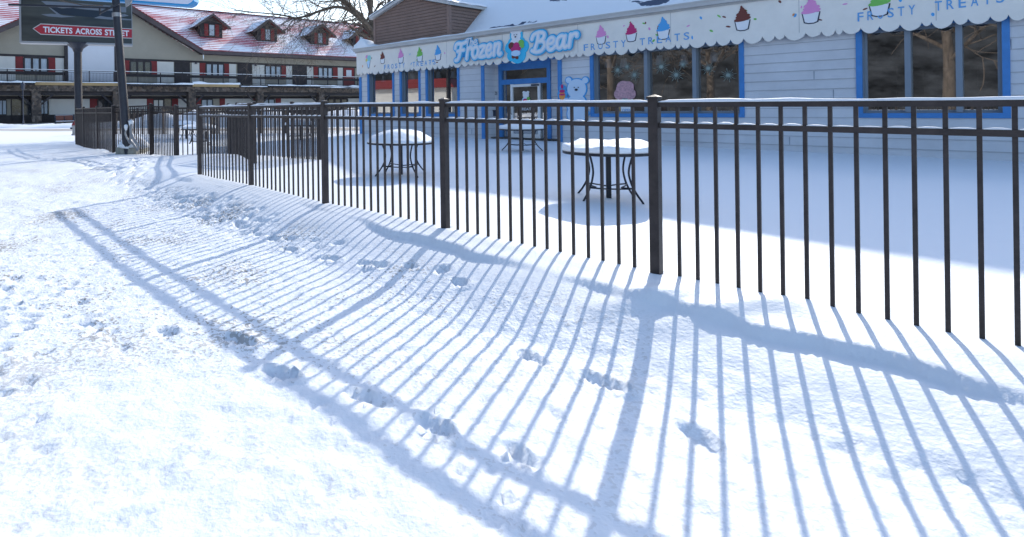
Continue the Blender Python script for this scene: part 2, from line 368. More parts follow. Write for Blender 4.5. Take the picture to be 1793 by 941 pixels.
for nm, arr in (('trodden', troddenv), ('road', np.clip(road, 0, 1))):
    a_ = me.attributes.new(nm, 'FLOAT', 'POINT'); a_.data.foreach_set('value', arr.ravel().astype(np.float32))
me.materials.append(M['snow']); g = bpy.data.objects.new('snow_ground', me); COL.objects.link(g); g['kind'] = 'structure'
def gz(x, y):
    j = min(max(np.searchsorted(gy, y), 1), ny_-1); i = min(max(np.searchsorted(gx, x), 1), nx_-1)
    return float(GZ[j-1:j+1, i-1:i+1].mean())

# ploughed snow bank beyond the road
def bank(name, y0, wid, t0, t1, hfun, seed):
    mb = MB(); nt_ = 260; ns = 14; vs = []
    for i in range(nt_ + 1):
        t = t0 + (t1 - t0) * i / nt_; h = hfun(t)
        for k in range(ns + 1):
            w = k / ns; prof = math.sin(math.pi * w) ** .7
            nzv = float(fbm(np.array(t), np.array(w * wid), 1.1, seed, 4))
            p = ROAD.M @ Vector((t, y0 - wid/2 + wid * w + nzv * .3, max(-.05, h * prof * (1 + .55 * nzv) - .03))); vs.append(p)
    fs = [(i*(ns+1)+k, (i+1)*(ns+1)+k, (i+1)*(ns+1)+k+1, i*(ns+1)+k+1) for i in range(nt_) for k in range(ns)]
    mb.add(vs, fs); return mk(name, mb, M['snowcap'], smooth=True, kind='structure')
def hb(t):
    xs = [-60, -22, -16, -12, -9.5, -7.5, -5.5, -3.5, -1, 1.5, 5, 9, 20]; hs = [.3, .28, .30, .45, 1.0, .85, 1.2, .80, 1.1, .85, .95, .75, .6]
    return float(np.interp(t, xs, hs))
bank('snow_bank', 5.0, 3.6, -40, 14, hb, 50)
# ------------------------------------------------------------------ the shop
DSH = SHOP
SH = thing('shop_building', 'low pale blue shop with blue trimmed windows and snowy roof behind the patio', 'shop', M=SHOP.M)
sx = lambda px, y=0.0, py=170: SHOP.hit(px, py, y)[0]
sz = lambda px, py, y=0.0: SHOP.hit(px, py, y)[1]
U1 = 25.0
WTOP, SILL = 2.66, .78
wins = [(sx(644.2), sx(691)), (sx(700.7), sx(737)), (sx(746), sx(805.3)), (sx(1034.3), sx(1304)), (sx(1500), sx(1770))]
AL0, AL1, ALD = sx(849), sx(978), .6          # the door recess
TW = .10                                      # width of the blue trim
holes = [(a + TW, b - TW, SILL + TW, WTOP) for a, b in wins] + [(AL0, AL1, -1, WTOP)]
def lap_wall(mb, x0, x1, z0, z1, holes, y=0.0, board=.215, lap=.014):
    z = z0
    while z < z1 - 1e-6:
        zt = min(z + board, z1)
        cuts = sorted({z, zt} | {h for H in holes for h in H[2:] if z < h < zt})
        for a, b in zip(cuts, cuts[1:]):
            xs = sorted({x0, x1} | {h for H in holes for h in H[:2] if x0 < h < x1})
            for c, d in zip(xs, xs[1:]):
                mx_, mz_ = (c + d) / 2, (a + b) / 2
                if any(H[0] < mx_ < H[1] and H[2] < mz_ < H[3] for H in holes): continue
                ya = y - lap * (1 - (a - z) / board); yb = y - lap * (1 - (b - z) / board)
                mb.quad((c, ya, a), (d, ya, a), (d, yb, b), (c, yb, b))
                if a == z: mb.quad((c, y, a), (d, y, a), (d, ya, a), (c, ya, a))
        z = zt
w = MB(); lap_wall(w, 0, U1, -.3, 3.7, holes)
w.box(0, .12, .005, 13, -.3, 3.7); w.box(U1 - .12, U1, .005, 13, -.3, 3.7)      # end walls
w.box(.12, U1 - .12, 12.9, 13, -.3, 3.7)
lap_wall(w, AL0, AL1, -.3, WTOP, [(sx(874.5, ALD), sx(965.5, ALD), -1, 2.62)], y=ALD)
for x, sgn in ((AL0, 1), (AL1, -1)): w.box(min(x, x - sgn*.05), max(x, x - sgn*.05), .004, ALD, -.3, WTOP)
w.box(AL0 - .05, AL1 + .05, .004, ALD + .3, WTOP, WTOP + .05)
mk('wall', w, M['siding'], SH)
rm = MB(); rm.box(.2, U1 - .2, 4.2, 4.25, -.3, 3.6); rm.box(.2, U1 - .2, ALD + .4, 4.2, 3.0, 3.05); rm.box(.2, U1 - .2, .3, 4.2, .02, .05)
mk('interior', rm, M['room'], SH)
# corner board
cb = MB(); cb.box(-.02, .13, -.03, -.015, -.3, 2.5); cb.box(-.035, -.005, -.03, .15, -.3, 2.5); mk('corner_trim', cb, M['blue'], SH)
r7 = random.Random(21)
for k in range(26):
    jx = r7.uniform(.4, U1 - .3); bz_ = -.3 + .215 * r7.randint(2, 12)
    if any(H[0] - .1 < jx < H[1] + .1 for H in holes): continue
    mk('board_joint', MB().box(jx, jx + .008, -.0165, -.002, bz_ + .012, bz_ + .2), M['greyframe'], SH)

def window(x0, x1, mull=(), depth=.16):
    f = MB()
    for a, b, c, d in ((x0, x0 + TW, SILL, WTOP + .12), (x1 - TW, x1, SILL, WTOP + .12), (x0 + TW, x1 - TW, SILL, SILL + TW)): f.box(a, b, -.035, .02, c, d)
    f.box(x0 + TW, x1 - TW, -.034, .02, WTOP, WTOP + .12)
    fr = mk('window', f, M['blue'], SH)
    g_ = MB(); y0, y1 = .02, depth
    a, b, c, d = x0 + TW, x1 - TW, SILL + TW, WTOP
    t = .012
    g_.box(a, a + t, y0, y1, c, d); g_.box(b - t, b, y0, y1, c, d); g_.box(a + t, b - t, y0, y1, c, c + t); g_.box(a + t, b - t, y0, y1, d - t, d)
    fw = .05
    g_.box(a + t, a + t + fw, y1 - .04, y1 + .03, c + t, d - t); g_.box(b - t - fw, b - t, y1 - .04, y1 + .03, c + t, d - t)
    g_.box(a + t + fw, b - t - fw, y1 - .04, y1 + .03, c + t, c + t + fw); g_.box(a + t + fw, b - t - fw, y1 - .04, y1 + .03, d - t - fw, d - t)
    for m_ in mull: g_.box(m_ - .045, m_ + .045, -.0, y1 + .04, c + t + .001, d - t - .001)
    mk('frame', g_, M['greyframe'], fr)
    xs = [a + t + fw] + list(mull) + [b - t - fw]
    for p, q_ in zip(xs, xs[1:]):
        mk('pane', MB().quad((p, y1, c + t), (q_, y1, c + t), (q_, y1, d - t), (p, y1, d - t)), M['glass'], fr)
    return fr
WIN = [window(*wins[0]), window(*wins[1]), window(*wins[2]),
       window(*wins[3], mull=(sx(1131), sx(1216))), window(*wins[4], mull=(sx(1590), sx(1680)))]
# door recess trim
tr = MB(); tw = .13
tr.box(AL0 - tw, AL0, -.04, .0, -.2, WTOP + .14); tr.box(AL1, AL1 + tw, -.04, .0, -.2, WTOP + .14); tr.box(AL0, AL1, -.038, .004, WTOP - .06, WTOP + .14)
mk('entrance_trim', tr, M['blue'], SH)
ix0, ix1 = sx(874.5, ALD), sx(965.5, ALD)
zT1 = sz(920, 121.5, ALD); zT0 = sz(920, 138, ALD); zD = sz(920, 147, ALD)
fr = MB()
fr.box(ix0, ix0 + .13, ALD - .05, ALD + .06, -.2, 2.64); fr.box(ix1 - .13, ix1, ALD - .05, ALD + .06, -.2, 2.64)
fr.box(ix0 + .13, ix1 - .13, ALD - .045, ALD + .06, zT1, 2.638); fr.box(ix0 + .13, ix1 - .13, ALD - .045, ALD + .06, zD, zT0)
DF = mk('door_surround', fr, M['blue'], SH)
mk('pane', MB().quad((ix0+.13, ALD+.02, zT0), (ix1-.13, ALD+.02, zT0), (ix1-.13, ALD+.02, zT1), (ix0+.13, ALD+.02, zT1)), M['glass'], DF)
dx0, dx1 = sx(895.5, ALD), sx(947, ALD)
for a, b in ((ix0 + .13, dx0), (dx1, ix1 - .13)):
    mk('side_pane', MB().quad((a, ALD+.02, -.1), (b, ALD+.02, -.1), (b, ALD+.02, zD), (a, ALD+.02, zD)), M['glass'], DF)
dr = MB(); e = .085
dr.box(dx0, dx0 + e, ALD - .06, ALD + .01, -.1, zD); dr.box(dx1 - e, dx1, ALD - .06, ALD + .01, -.1, zD)
dr.box(dx0 + e, dx1 - e, ALD - .058, ALD + .01, zD - .1, zD - .01); dr.box(dx0 + e, dx1 - e, ALD - .058, ALD + .01, -.1, .18)
DO = mk('door', dr, M['whiteframe'], SH, label='white framed glass shop door with a bear sticker')
mk('pane', MB().quad((dx0+e, ALD-.02, .18), (dx1-e, ALD-.02, .18), (dx1-e, ALD-.02, zD-.1), (dx0+e, ALD-.02, zD-.1)), M['glass'], DO)
mk('door_handle', MB().tube([(dx0+.05, ALD-.07, .85), (dx0+.05, ALD-.12, .9), (dx0+.05, ALD-.12, 1.2), (dx0+.05, ALD-.07, 1.25)], .015), M['silver'], DO)
mk('door_closer', MB().box(dx1-.3, dx1-.02, ALD-.11, ALD-.062, zD-.09, zD-.03), M['ink'], DO)

# ------------------------------------------------------------------ sign board over the windows
FY = -.16
Z0f, Z1f = 2.62, sz(900, 190 - 92.5 - 0, 0)          # bottom, top
Z1f = (sz(628, 91.3, FY) + sz(1200, 15.5, FY)) / 2
pts = []; x = -.03; up = True; r2 = random.Random(3)
for k in range(400):
    if x > U1: break
    wd = r2.uniform(.12, .40); dp = r2.uniform(.03, .08) + wd * .24
    for j in range(7):
        tt = j / 7; pts.append((x + wd * tt, Z0f + .06 - dp * math.sin(math.pi * tt) ** .8 * (1 - .35 * tt)))
    pts.append((x + wd * .97, Z0f + .09)); x += wd
pts = [p for p in pts if p[0] < U1] + [(U1 + .02, Z0f)]
fb = MB()
n_ = len(pts)
vs = [(a, FY, b) for a, b in pts] + [(a, FY, Z1f) for a, b in pts] + [(a, FY + .04, b) for a, b in pts]
fb.add(vs, [(i, i+1, n_+i+1, n_+i) for i in range(n_-1)] + [(i, 2*n_+i, 2*n_+i+1, i+1) for i in range(n_-1)])
fb.box(-.03, U1 + .02, FY + .003, FY + .04, Z0f + .1, Z1f); fb.box(-.03, .01, FY + .041, 1.2, Z0f + .05, Z1f)
BD = mk('sign_board', fb, M['fascia'], SH, label='pale sign board with dripping lower edge and printed frozen treats')
sm = MB()
for px in (782, 880, 1012, 1175, 1400, 1640):
    x = sx(px, FY, 90); mk('panel_joint', MB().box(x - .006, x + .006, FY - .003, FY, Z0f + .1, Z1f), M['gutter'], BD)
gt = MB(); gt.box(-.12, U1 + .1, -.27, -.0, Z1f + .002, Z1f + .14); gt.box(-.10, U1 + .1, -.29, -.27, Z1f + .10, Z1f + .14); gt.box(-.08, U1+.1, -.20, -.165, Z1f - .05, Z1f)
mk('gutter', gt, M['gutter'], SH)

FZ = lambda px, py: SHOP.hit(px, py, FY)
def letters(txt, x0, x1, z0, h, material, parent, y=FY, name='lettering', shear=0, bold=0.0, extr=.006, M_=None):
    c = bpy.data.curves.new(name, 'FONT'); c.body = txt; c.size = 1; c.shear = shear; c.offset = bold; c.extrude = 0.0; c.resolution_u = 3
    o = bpy.data.objects.new(name, c); COL.objects.link(o); bpy.context.view_layer.update()
    dg = bpy.context.evaluated_depsgraph_get(); me = bpy.data.meshes.new_from_object(o.evaluated_get(dg))
    bpy.data.objects.remove(o); v = np.array([p.co[:] for p in me.vertices])
    mn, mx = v.min(0), v.max(0); H = 0.70
    sxx = (x1 - x0) / (mx[0] - mn[0]); szz = h / H
    mb = MB(); loc = [(x0 + (p[0]-mn[0])*sxx, z0 + p[1]*szz) for p in v]
    fs = [tuple(p.vertices) for p in me.polygons]
    mb.v = [(a, y - extr, b) for a, b in loc]; mb.f = fs
    return mk(name, mb, material, parent)
def slanted(txt, pa, pb, h, material, parent, **k):
    """letters on the sign board between two picture points of the baseline"""
    a = SHOP.hit(*pa, FY); b = SHOP.hit(*pb, FY)
    letters(txt, a[0], b[0], (a[1] + b[1]) / 2, h, material, parent, **k)
for txt, pa, pb in (("FROSTY", (672, 122), (711, 118)), ("TREATS", (722, 117.5), (765, 112.5)),
                    ("FROSTY", (1021, 89.5), (1100, 81.5)), ("TREATS", (1119, 80), (1212, 68.5)),
                    ("FROSTY", (1500, 38.5), (1608, 24)), ("TREATS", (1635, 20), (1765, 3))):
    ws = [FZ(*pa), FZ(*pb)]; n = len(txt); x0, x1 = ws[0][0], ws[1][0]; st = (x1 - x0) / n
    L_ = MB()
    for i, ch in enumerate(txt):
        o = letters(ch, x0 + st * (i + .1), x0 + st * (i + (.72 if ch not in 'I' else .3)), ws[0][1] + (ws[1][1]-ws[0][1])*(i+.4)/n, .19, M['letter'], None, bold=.012)
        o.parent = BD; o.name = 'letter'

def smooth_path(p, k=6):
    out = []
    for i in range(len(p) - 1):
        p0 = p[max(i-1, 0)]; p1 = p[i]; p2 = p[i+1]; p3 = p[min(i+2, len(p)-1)]
        for j in range(k):
            t = j / k
            out.append(tuple(.5*((2*b) + (-a + c)*t + (2*a - 5*b + 4*c - d)*t*t + (-a + 3*b - 3*c + d)*t**3) for a, b, c, d in zip(p0, p1, p2, p3)))
    out.append(p[-1]); return out
def stroke(mb, p, w, y):
    """a flat brush stroke: ribbon with round joints, at depth y"""
    p = smooth_path(p); n = len(p)
    for i in range(n - 1):
        (ax, az), (bx, bz) = p[i], p[i+1]; dx, dz = bx - ax, bz - az; l = math.hypot(dx, dz) or 1; nx, nz = -dz / l * w / 2, dx / l * w / 2
        mb.add([(ax + nx, y, az + nz), (ax - nx, y, az - nz), (bx - nx, y, bz - nz), (bx + nx, y, bz + nz)], [(0, 1, 2, 3)])
        y -= .00003
    for i in range(0, n):
        x, z = p[i]; mb.add([(x + w/2*math.cos(k*math.pi/5), y, z + w/2*math.sin(k*math.pi/5)) for k in range(10)], [tuple(range(10))])
        y -= .00003
    return y
GL = {
 'F': (.80, [[(.02,.70),(.06,.90),(.22,.97),(.5,.93),(.80,1.0)], [(.46,.93),(.42,.6),(.34,.2),(.24,.0),(.10,-.02)], [(.20,.50),(.42,.53),(.66,.55)]]),
 'r': (.44, [[(.14,.62),(.12,.3),(.10,0)], [(.13,.40),(.24,.60),(.40,.62),(.42,.50)]]),
 'o': (.50, [[(.25,.62),(.08,.5),(.06,.2),(.2,.0),(.38,.1),(.44,.4),(.34,.6),(.25,.62)]]),
 'z': (.46, [[(.06,.58),(.24,.62),(.40,.58)], [(.40,.58),(.22,.3),(.04,.04)], [(.04,.04),(.2,.0),(.42,.03)]]),
 'e': (.46, [[(.10,.30),(.30,.36),(.34,.54),(.22,.63),(.08,.5),(.05,.22),(.16,.0),(.32,.02),(.42,.14)]]),
 'n': (.56, [[(.14,.62),(.12,.3),(.10,0)], [(.13,.42),(.26,.60),(.40,.60),(.42,.4),(.38,.12),(.46,.0),(.54,.05)]]),
 'B': (.84, [[(.38,.95),(.34,.5),(.22,.02)], [(.06,.72),(.14,.94),(.42,1.02),(.66,.92),(.66,.68),(.50,.56),(.36,.54)], [(.40,.54),(.66,.50),(.74,.26),(.60,.02),(.34,-.03),(.12,.08)]]),
 'a': (.54, [[(.38,.56),(.22,.63),(.07,.46),(.06,.15),(.18,.0),(.32,.14),(.40,.58)], [(.42,.60),(.38,.2),(.44,.0),(.54,.06)]]),
 'T': (.40, [[(.02,.92),(.2,1.0),(.46,.95)], [(.26,.97),(.22,.5),(.16,0)]]),
 'h': (.34, [[(.12,1.0),(.08,.5),(.05,0)], [(.08,.4),(.2,.6),(.27,.5),(.24,.1),(.3,0)]]),
}
def logo(word, pbl, pbr, ptl, parent, wk=.135):
    """word between three picture points: baseline left, baseline right, capital top left"""
    a = FZ(*pbl); b = FZ(*pbr); t = FZ(*ptl); tot = sum(GL[c][0] for c in word); H = t[1] - a[1]; W = b[0] - a[0]
    rise = (b[1] - a[1]) / W
    paths = []; cx = 0
    for c in word:
        for st in GL[c][1]:
            paths.append([(a[0] + (cx + x) / tot * W + z * H * .10, a[1] + z * H + rise * ((cx + x) / tot * W)) for x, z in st])
        cx += GL[c][0]
    out = []
    for nm, wmul, mt, y0 in (('halo', 3.1, M['sky'], FY - .05), ('halo', 2.6, M['cyan'], FY - .062), ('halo', 1.9, M['pale'], FY - .074), ('lettering', 1.0, M['white'], FY - .088)):
        mb = MB(); y = y0
        for p in paths: y = stroke(mb, p, H * wk * wmul, y)
        mk(nm, mb, mt, parent)
    return paths
LG = mk('shop_logo', MB().box(*(sorted((FZ(800, 90)[0], FZ(878, 90)[0]))), FY - .05, FY - .001, FZ(840, 98)[1], FZ(840, 88)[1]), M['deep'], SH, label='raised script sign reading The Frozen Bear with blue halo')
logo("Frozen", (798, 106), (880, 95.5), (798, 77), LG)
logo("The", (817.5, 81.5), (839, 78), (817.5, 69), LG, .12)
logo("Bear", (930, 92.5), (1012, 80.5), (930, 61), LG)

# little pictures printed on the board: frozen treats, sprinkles, the bear
def treat(px, py, sc, colm, parent, cone=False):
    x, z = FZ(px, py); b = MB(); t = MB(); k = MB(); y = FY - .004
    s = sc
    if cone:
        k.prism([(x-.26*s, z+.05*s), (x+.30*s, z+.15*s), (x+.10*s, z-.62*s), (x-.06*s, z-.62*s)], y, y+.003)
        b.prism([(x-.22*s, z+.02*s), (x+.26*s, z+.11*s), (x+.08*s, z-.57*s), (x-.04*s, z-.57*s)], y-.003, y)
        t.disc(x+.10*s, z+.22*s, .24*s, y-.006, y-.003); t2 = MB().disc(x-.16*s, z+.32*s, .17*s, y-.005, y-.002); t3 = MB().disc(x-.2*s, z+.08*s, .13*s, y-.009, y-.006)
        q_ = mk('treat_print', b, M['pale'], parent); mk('outline', k, M['ink'], q_); mk('scoop', t, M['mint'], q_); mk('scoop', t2, M['pink'], q_); mk('scoop', t3, M['yellow'], q_)
        return
    k.prism([(x-.34*s, z), (x+.34*s, z), (x+.26*s, z-.46*s), (x+.1*s, z-.52*s), (x-.1*s, z-.52*s), (x-.26*s, z-.46*s)], y, y+.003)
    b.prism([(x-.30*s, z-.01*s), (x+.29*s, z-.01*s), (x+.21*s, z-.42*s), (x+.1*s, z-.47*s), (x-.1*s, z-.47*s), (x-.22*s, z-.42*s)], y-.003, y)
    for j, (w_, h_, o_) in enumerate(((.36, .12, 0), (.31, .25, .02), (.24, .37, -.02), (.17, .48, .02), (.10, .58, 0), (.05, .67, -.02))):
        t.disc(x + o_*s, z + (h_ - .06) * s, w_ * s, y - .006 - j*.002, y - .003 - j*.002, .11 * s, n=14, rot=.15)
    q_ = mk('treat_print', t, colm, parent); mk('cup', b, M['white'], q_); mk('outline', k, M['ink'], q_)
for a in ((645, 107, .52, None, True), (670, 103, .42, M['choc']), (702, 100.5, .48, M['pink']), (735, 98, .48, M['green']), (767, 95, .48, M['sky']),
          (1052.5, 64, .46, M['pink']), (1105.5, 59, .46, M['magenta']), (1161.5, 53, .50, M['sky']), (1540, 8, .5, M['green']), (1420, 22, .5, M['pink']), (1300, 36, .5, M['choc'])):
    treat(a[0], a[1], a[2], a[3], BD, *(a[4:]))
sp = {k: MB() for k in ('orange', 'green', 'sky', 'choc', 'pink')}
r3 = random.Random(11); ks = list(sp)
for _ in range(74):
    px = r3.uniform(634, 1780); py = None; z = r3.uniform(Z0f + .2, Z1f - .12); x = sx(px, FY, 90)
    if 788 < px < 1018 and r3.random() < .8: continue
    kk = r3.choice(ks); a_ = r3.uniform(0, 3)
    m_ = MB().disc(x, z, r3.uniform(.03, .06), FY - .003, FY, r3.uniform(.015, .028), n=8, rot=a_); mk('sprinkle', m_, M[kk], BD)
# the round bear picture between the words
bx, bz = FZ(905, 80)
bb = MB()
for (x, z, r) in ((0, .32, .24), (-.17, .50, .11), (.17, .50, .11), (0, -.02, .36), (.05, -.3, .30), (-.16, -.32, .2), (.24, -.06, .22), (-.24, -.06, .2)): bb.disc(bx + x, bz + z, r, FY - .035 - r*.01, FY - .001)
BL = mk('bear_logo', bb, M['cyan'], SH)
def prints(parent, items, y, base):
    for i, (nm, mt, shapes) in enumerate(items):
        m_ = MB()
        for j, (x, z, r, *rz) in enumerate(shapes): m_.disc(base[0] + x, base[1] + z, r, y - .006 - i * .006 - j*.0004, y - i * .006, *(rz or ()))
        mk(nm, m_, mt, parent)
prints(BL, [('bear_body', M['white'], [(0, .32, .18), (-.14, .47, .075), (.14, .47, .075), (0, .02, .24)]),
            ('scoop', M['choc'], [(-.17, .0, .12), (-.1, -.36, .07), (.03, -.40, .06)]), ('scoop', M['green'], [(.2, .06, .11), (.24, -.04, .07)]),
            ('scoop', M['magenta'], [(.02, -.02, .12), (.0, -.12, .2, .09)]), ('cup', M['pale'], [(.0, -.26, .18, .10)]),
            ('face', M['ink'], [(-.05, .35, .018), (.05, .35, .018), (.0, .28, .035, .025)])], FY - .043, (bx, bz))
# ------------------------------------------------------------------ bear board by the door
wx, wz = SHOP.hit(1010, 172, -.04)
def Wp(px, py, y=-.04):
    q_ = SHOP.hit(px, py, y); return q_[0] - wx, q_[1] - wz
bo = MB()
sh = []
for px, py, r in ((1010, 156, .33), (996, 141, .12), (1025, 141, .12), (1010, 183, .34), (1010, 200, .33), (985, 165, .17), (985, 155, .11), (992, 178, .14), (1027, 199, .10)):
    a = Wp(px, py); sh.append((a[0], a[1], r))
for (x, z, r) in sh: bo.disc(wx + x, wz + z, r, -.05 - r*.01, -.016, n=28)
BB = mk('bear_board', bo, M['sky'], SH, label='flat cut-out white bear board holding a swirl cone beside the door')
prints(BB, [('bear_body', M['bearw'], [(x, z, r - .03) for x, z, r in sh if r not in (.17, .11)]),
            ('cone_swirl', M['orange'], [(*Wp(985, 168), .10, .13)]), ('cone_swirl', M['magenta'], [(*Wp(985, 160), .09, .05), (*Wp(985, 166), .10, .03), (*Wp(985, 152), .04, .07)]),
            ('face', M['ink'], [(*Wp(1006.5, 153.5), .018), (*Wp(1013.5, 153.5), .018), (*Wp(1010, 157.5), .05, .035)])], -.055, (wx, wz))
# house number, letter box
hx, hz = SHOP.hit(868, 163.5, ALD - .02); letters("526", sx(864.5, ALD), sx(871.5, ALD), hz - .06, .13, M['ink'], SH, y=ALD - .018, name='house_number')
lx, lz = SHOP.hit(863, 198, ALD - .1); mk('letter_box', MB().box(lx - .17, lx + .17, ALD - .14, ALD - .016, lz - .11, lz + .06).box(lx - .19, lx + .19, ALD - .17, ALD - .016, lz + .06, lz + .10), M['ink'], SH)
# ------------------------------------------------------------------ stickers and hangings in the shop windows
def sticker(px, py, y): return SHOP.hit(px, py, y)
for wi, (px, py, r) in enumerate(((1081.5, 123, .22), (1111, 131.5, .20), (1098, 117, .14), (1158, 117, .24), (1184, 131.5, .22), (1196, 113, .13), (1240, 120, .2), (1275, 132, .2))):
    x, z = sticker(px, py, .14); m_ = MB()
    for k in range(8):
        a = math.pi * k / 8 + .2; rr = r * (.9 if k % 2 == 0 else .6)
        m_.bar((x - math.cos(a)*rr, .14, z - math.sin(a)*rr), (x + math.cos(a)*rr, .14, z + math.sin(a)*rr), .008, .004, up=(0, 1, 0))
    m_.disc(x, z, r*.22, .136, .139)
    mk('snowflake_sticker', m_, M['flake'], WIN[3])
x, z = sticker(1094, 165, .13); ic = MB()
for a in ((0, .12, .25), (-.15, .0, .16), (.15, .0, .16), (-.05,.2,.18), (.1,.2,.16)): ic.disc(x + a[0], z + a[1], a[2], .13 - a[2]*.02, .135)
IC = mk('ice_cream_poster', ic, M['lid'], WIN[3], label='large pink ice cream picture stuck to the glass')
ic = MB(); 
for a in ((0, -.2, .22), (-.12, -.28, .13), (.12, -.28, .13), (0, -.1, .2)): ic.disc(x + a[0], z + a[1], a[2], .136, .139)
mk('scoop', ic, M['mint'], IC); mk('cone', MB().prism([(x-.2, z-.32), (x+.2, z-.32), (x+.07, z-.9), (x-.07, z-.9)], .131, .134), M['tan'], IC)
x, z = sticker(1097.5, 194, .12); sg = mk('paper_notice', MB().box(x - .17, x + .17, .128, .132, z - .14, z + .14), M['white'], WIN[3])
letters("OPEN", x - .13, x + .13, z - .03, .08, M['letter'], sg, y=.12, name='lettering')
for wi, px, py in ((0, 672, 138), (1, 722, 134), (2, 768, 131), (2, 794, 130), (3, 1065, 111), (3, 1092, 110), (3, 1155, 105), (3, 1198, 104), (3, 1250, 100)):
    x, z = SHOP.hit(px, py, .6); mk('pendant_shade', MB().lathe([(.07, .12), (.11, -.12), (.12, -.14)], (x, .6, z), 14).bar((x, .6, z+.1), (x, .6, z + .5), .01), M['white'], WIN[wi])
x, z = SHOP.hit(670, 165, .3)
bx2, bz2 = sticker(921, 172, ALD-.03)
prints(DO, [('door_sticker', M['pale'], [(-.28, -.16, .17, .07), (.28, -.16, .17, .07), (0, -.1, .16)]), ('door_sticker', M['white'], [(0, .1, .12), (-.08, .19, .05), (.08, .19, .05)]),
            ('door_sticker', M['magenta'], [(-.03, -.08, .09, .06)]), ('door_sticker', M['green'], [(.1, -.02, .06)])], ALD - .025, (bx2, bz2))
letters("TREATS", bx2 - .26, bx2 + .26, bz2 - .42, .09, M['white'], DO, y=ALD - .03)
# counter and shelves inside, seen dimly
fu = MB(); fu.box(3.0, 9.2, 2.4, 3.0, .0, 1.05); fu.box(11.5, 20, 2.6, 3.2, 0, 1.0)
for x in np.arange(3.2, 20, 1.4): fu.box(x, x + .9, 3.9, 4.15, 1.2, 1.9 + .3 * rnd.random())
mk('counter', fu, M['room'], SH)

# ------------------------------------------------------------------ roof
ZE = Z1f + .12
rf = MB()
V = [(-.15, -.22, ZE), (U1 + .2, -.22, ZE), (U1 + .2, 1.12, ZE + .27), (1.0, 1.12, ZE + .27), (-.15, 1.12, ZE + .27),
     (5.6, 9.0, 10.98), (U1 - 4, 9.0, 10.98), (U1 + .2, 17, ZE + .27), (1.0, 17, ZE + .27), (-.15, 17, ZE + .27)]
nx = 90
def roof_pt(x, t):  # bulging snow skin over the slope
    return x
rf.add(V, [(0, 1, 2, 4), (3, 2, 6, 5), (3, 5, 8), (2, 7, 6), (5, 6, 7, 8), (4, 3, 8, 9)])
rf.add([(x, y, z - .16) for x, y, z in V[:5]], [(4, 2, 1, 0)])
mk('roof', rf, M['greyroof'], SH)
# uneven lip of snow on the gutter
lip = MB(); n = 240; vs = []
for i in range(n + 1):
    x = -.1 + (U1 + .2) * i / n; h = .05 + .05 * float(fbm(np.array(x), np.array(0.), 1.2, 61, 4)) + (.28 * math.exp(-((x - .35) / .35)**2))
    h = max(.004, h + (.07 if x < .7 else 0)); 
    for yy, zz in ((-.262, .142), (-.25, .145 + h * .7), (-.16, .15 + h), (.3, .21 + h * .7)): vs.append((x, yy, Z1f + zz))
lip.add(vs, [(i*4+k, (i+1)*4+k, (i+1)*4+k+1, i*4+k+1) for i in range(n) for k in range(3)])
mk('snow_layer', lip, M['snowcap'], SH, smooth=True)
# brown cross gable standing on the roof
gy0 = .25
gx0, _ = SHOP.hit(656, 60, gy0); gx1, _ = SHOP.hit(786.5, 40, gy0); gxm = (gx0 + gx1) / 2
zEv = 5.0; zPk = 5.0 + .29 * (gxm - gx0)
gb = MB(); z = ZE
brd = .125
while z < zPk:
    zt = min(z + brd, zPk)
    def xl(zz): return gx0 + max(0, (zz - zEv) / (zPk - zEv)) * (gxm - gx0)
    a, b, c, d = xl(z), 2*gxm - xl(z), 2*gxm - xl(zt), xl(zt)
    gb.quad((a, gy0 - .02, z), (b, gy0 - .02, z), (c, gy0 - .004, zt), (d, gy0 - .004, zt))
    gb.quad((a, gy0 - .0, z), (b, gy0 - .0, z), (b, gy0 - .02, z), (a, gy0 - .02, z))
    if z < zEv:
        for X, sg_ in ((gx1, 1), (gx0, -1)):
            q1 = [(X + sg_*.02, gy0, z), (X + sg_*.02, 3.6, z), (X + sg_*.004, 3.6, min(zt, zEv)), (X + sg_*.004, gy0, min(zt, zEv))]
            gb.quad(*(q1 if sg_ > 0 else q1[::-1]))
    z = zt
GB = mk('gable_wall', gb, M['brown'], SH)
tb = MB(); tb.box(gx0 - .03, gx0 + .09, gy0 - .035, gy0 - .021, ZE - .05, zEv); tb.box(gx1 - .09, gx1 + .03, gy0 - .035, gy0 - .021, ZE - .05, zEv); tb.box(gx1 + .021, gx1 + .035, gy0 - .03, gy0 + .1, ZE - .05, zEv)
mk('corner_board', tb, M['browntrim'], GB)
ov = .14; rk = MB()
for s_ in (-1, 1):
    xe = gxm + s_ * (gxm - gx0 + ov); ze = zEv - .29 * ov
    rk.add([(gxm, gy0 - .18, zPk + .02), (xe, gy0 - .18, ze + .02), (xe, 4.4, ze + .02), (gxm, 4.4, zPk + .02),
            (gxm, gy0 - .18, zPk + .14), (xe, gy0 - .18, ze + .14), (xe, 4.4, ze + .14), (gxm, 4.4, zPk + .14)],
           [(0,1,5,4), (1,2,6,5), (3,2,1,0), (2,3,7,6)])
RK = mk('rake_board', rk, M['gutter'], GB)
sc_ = MB()
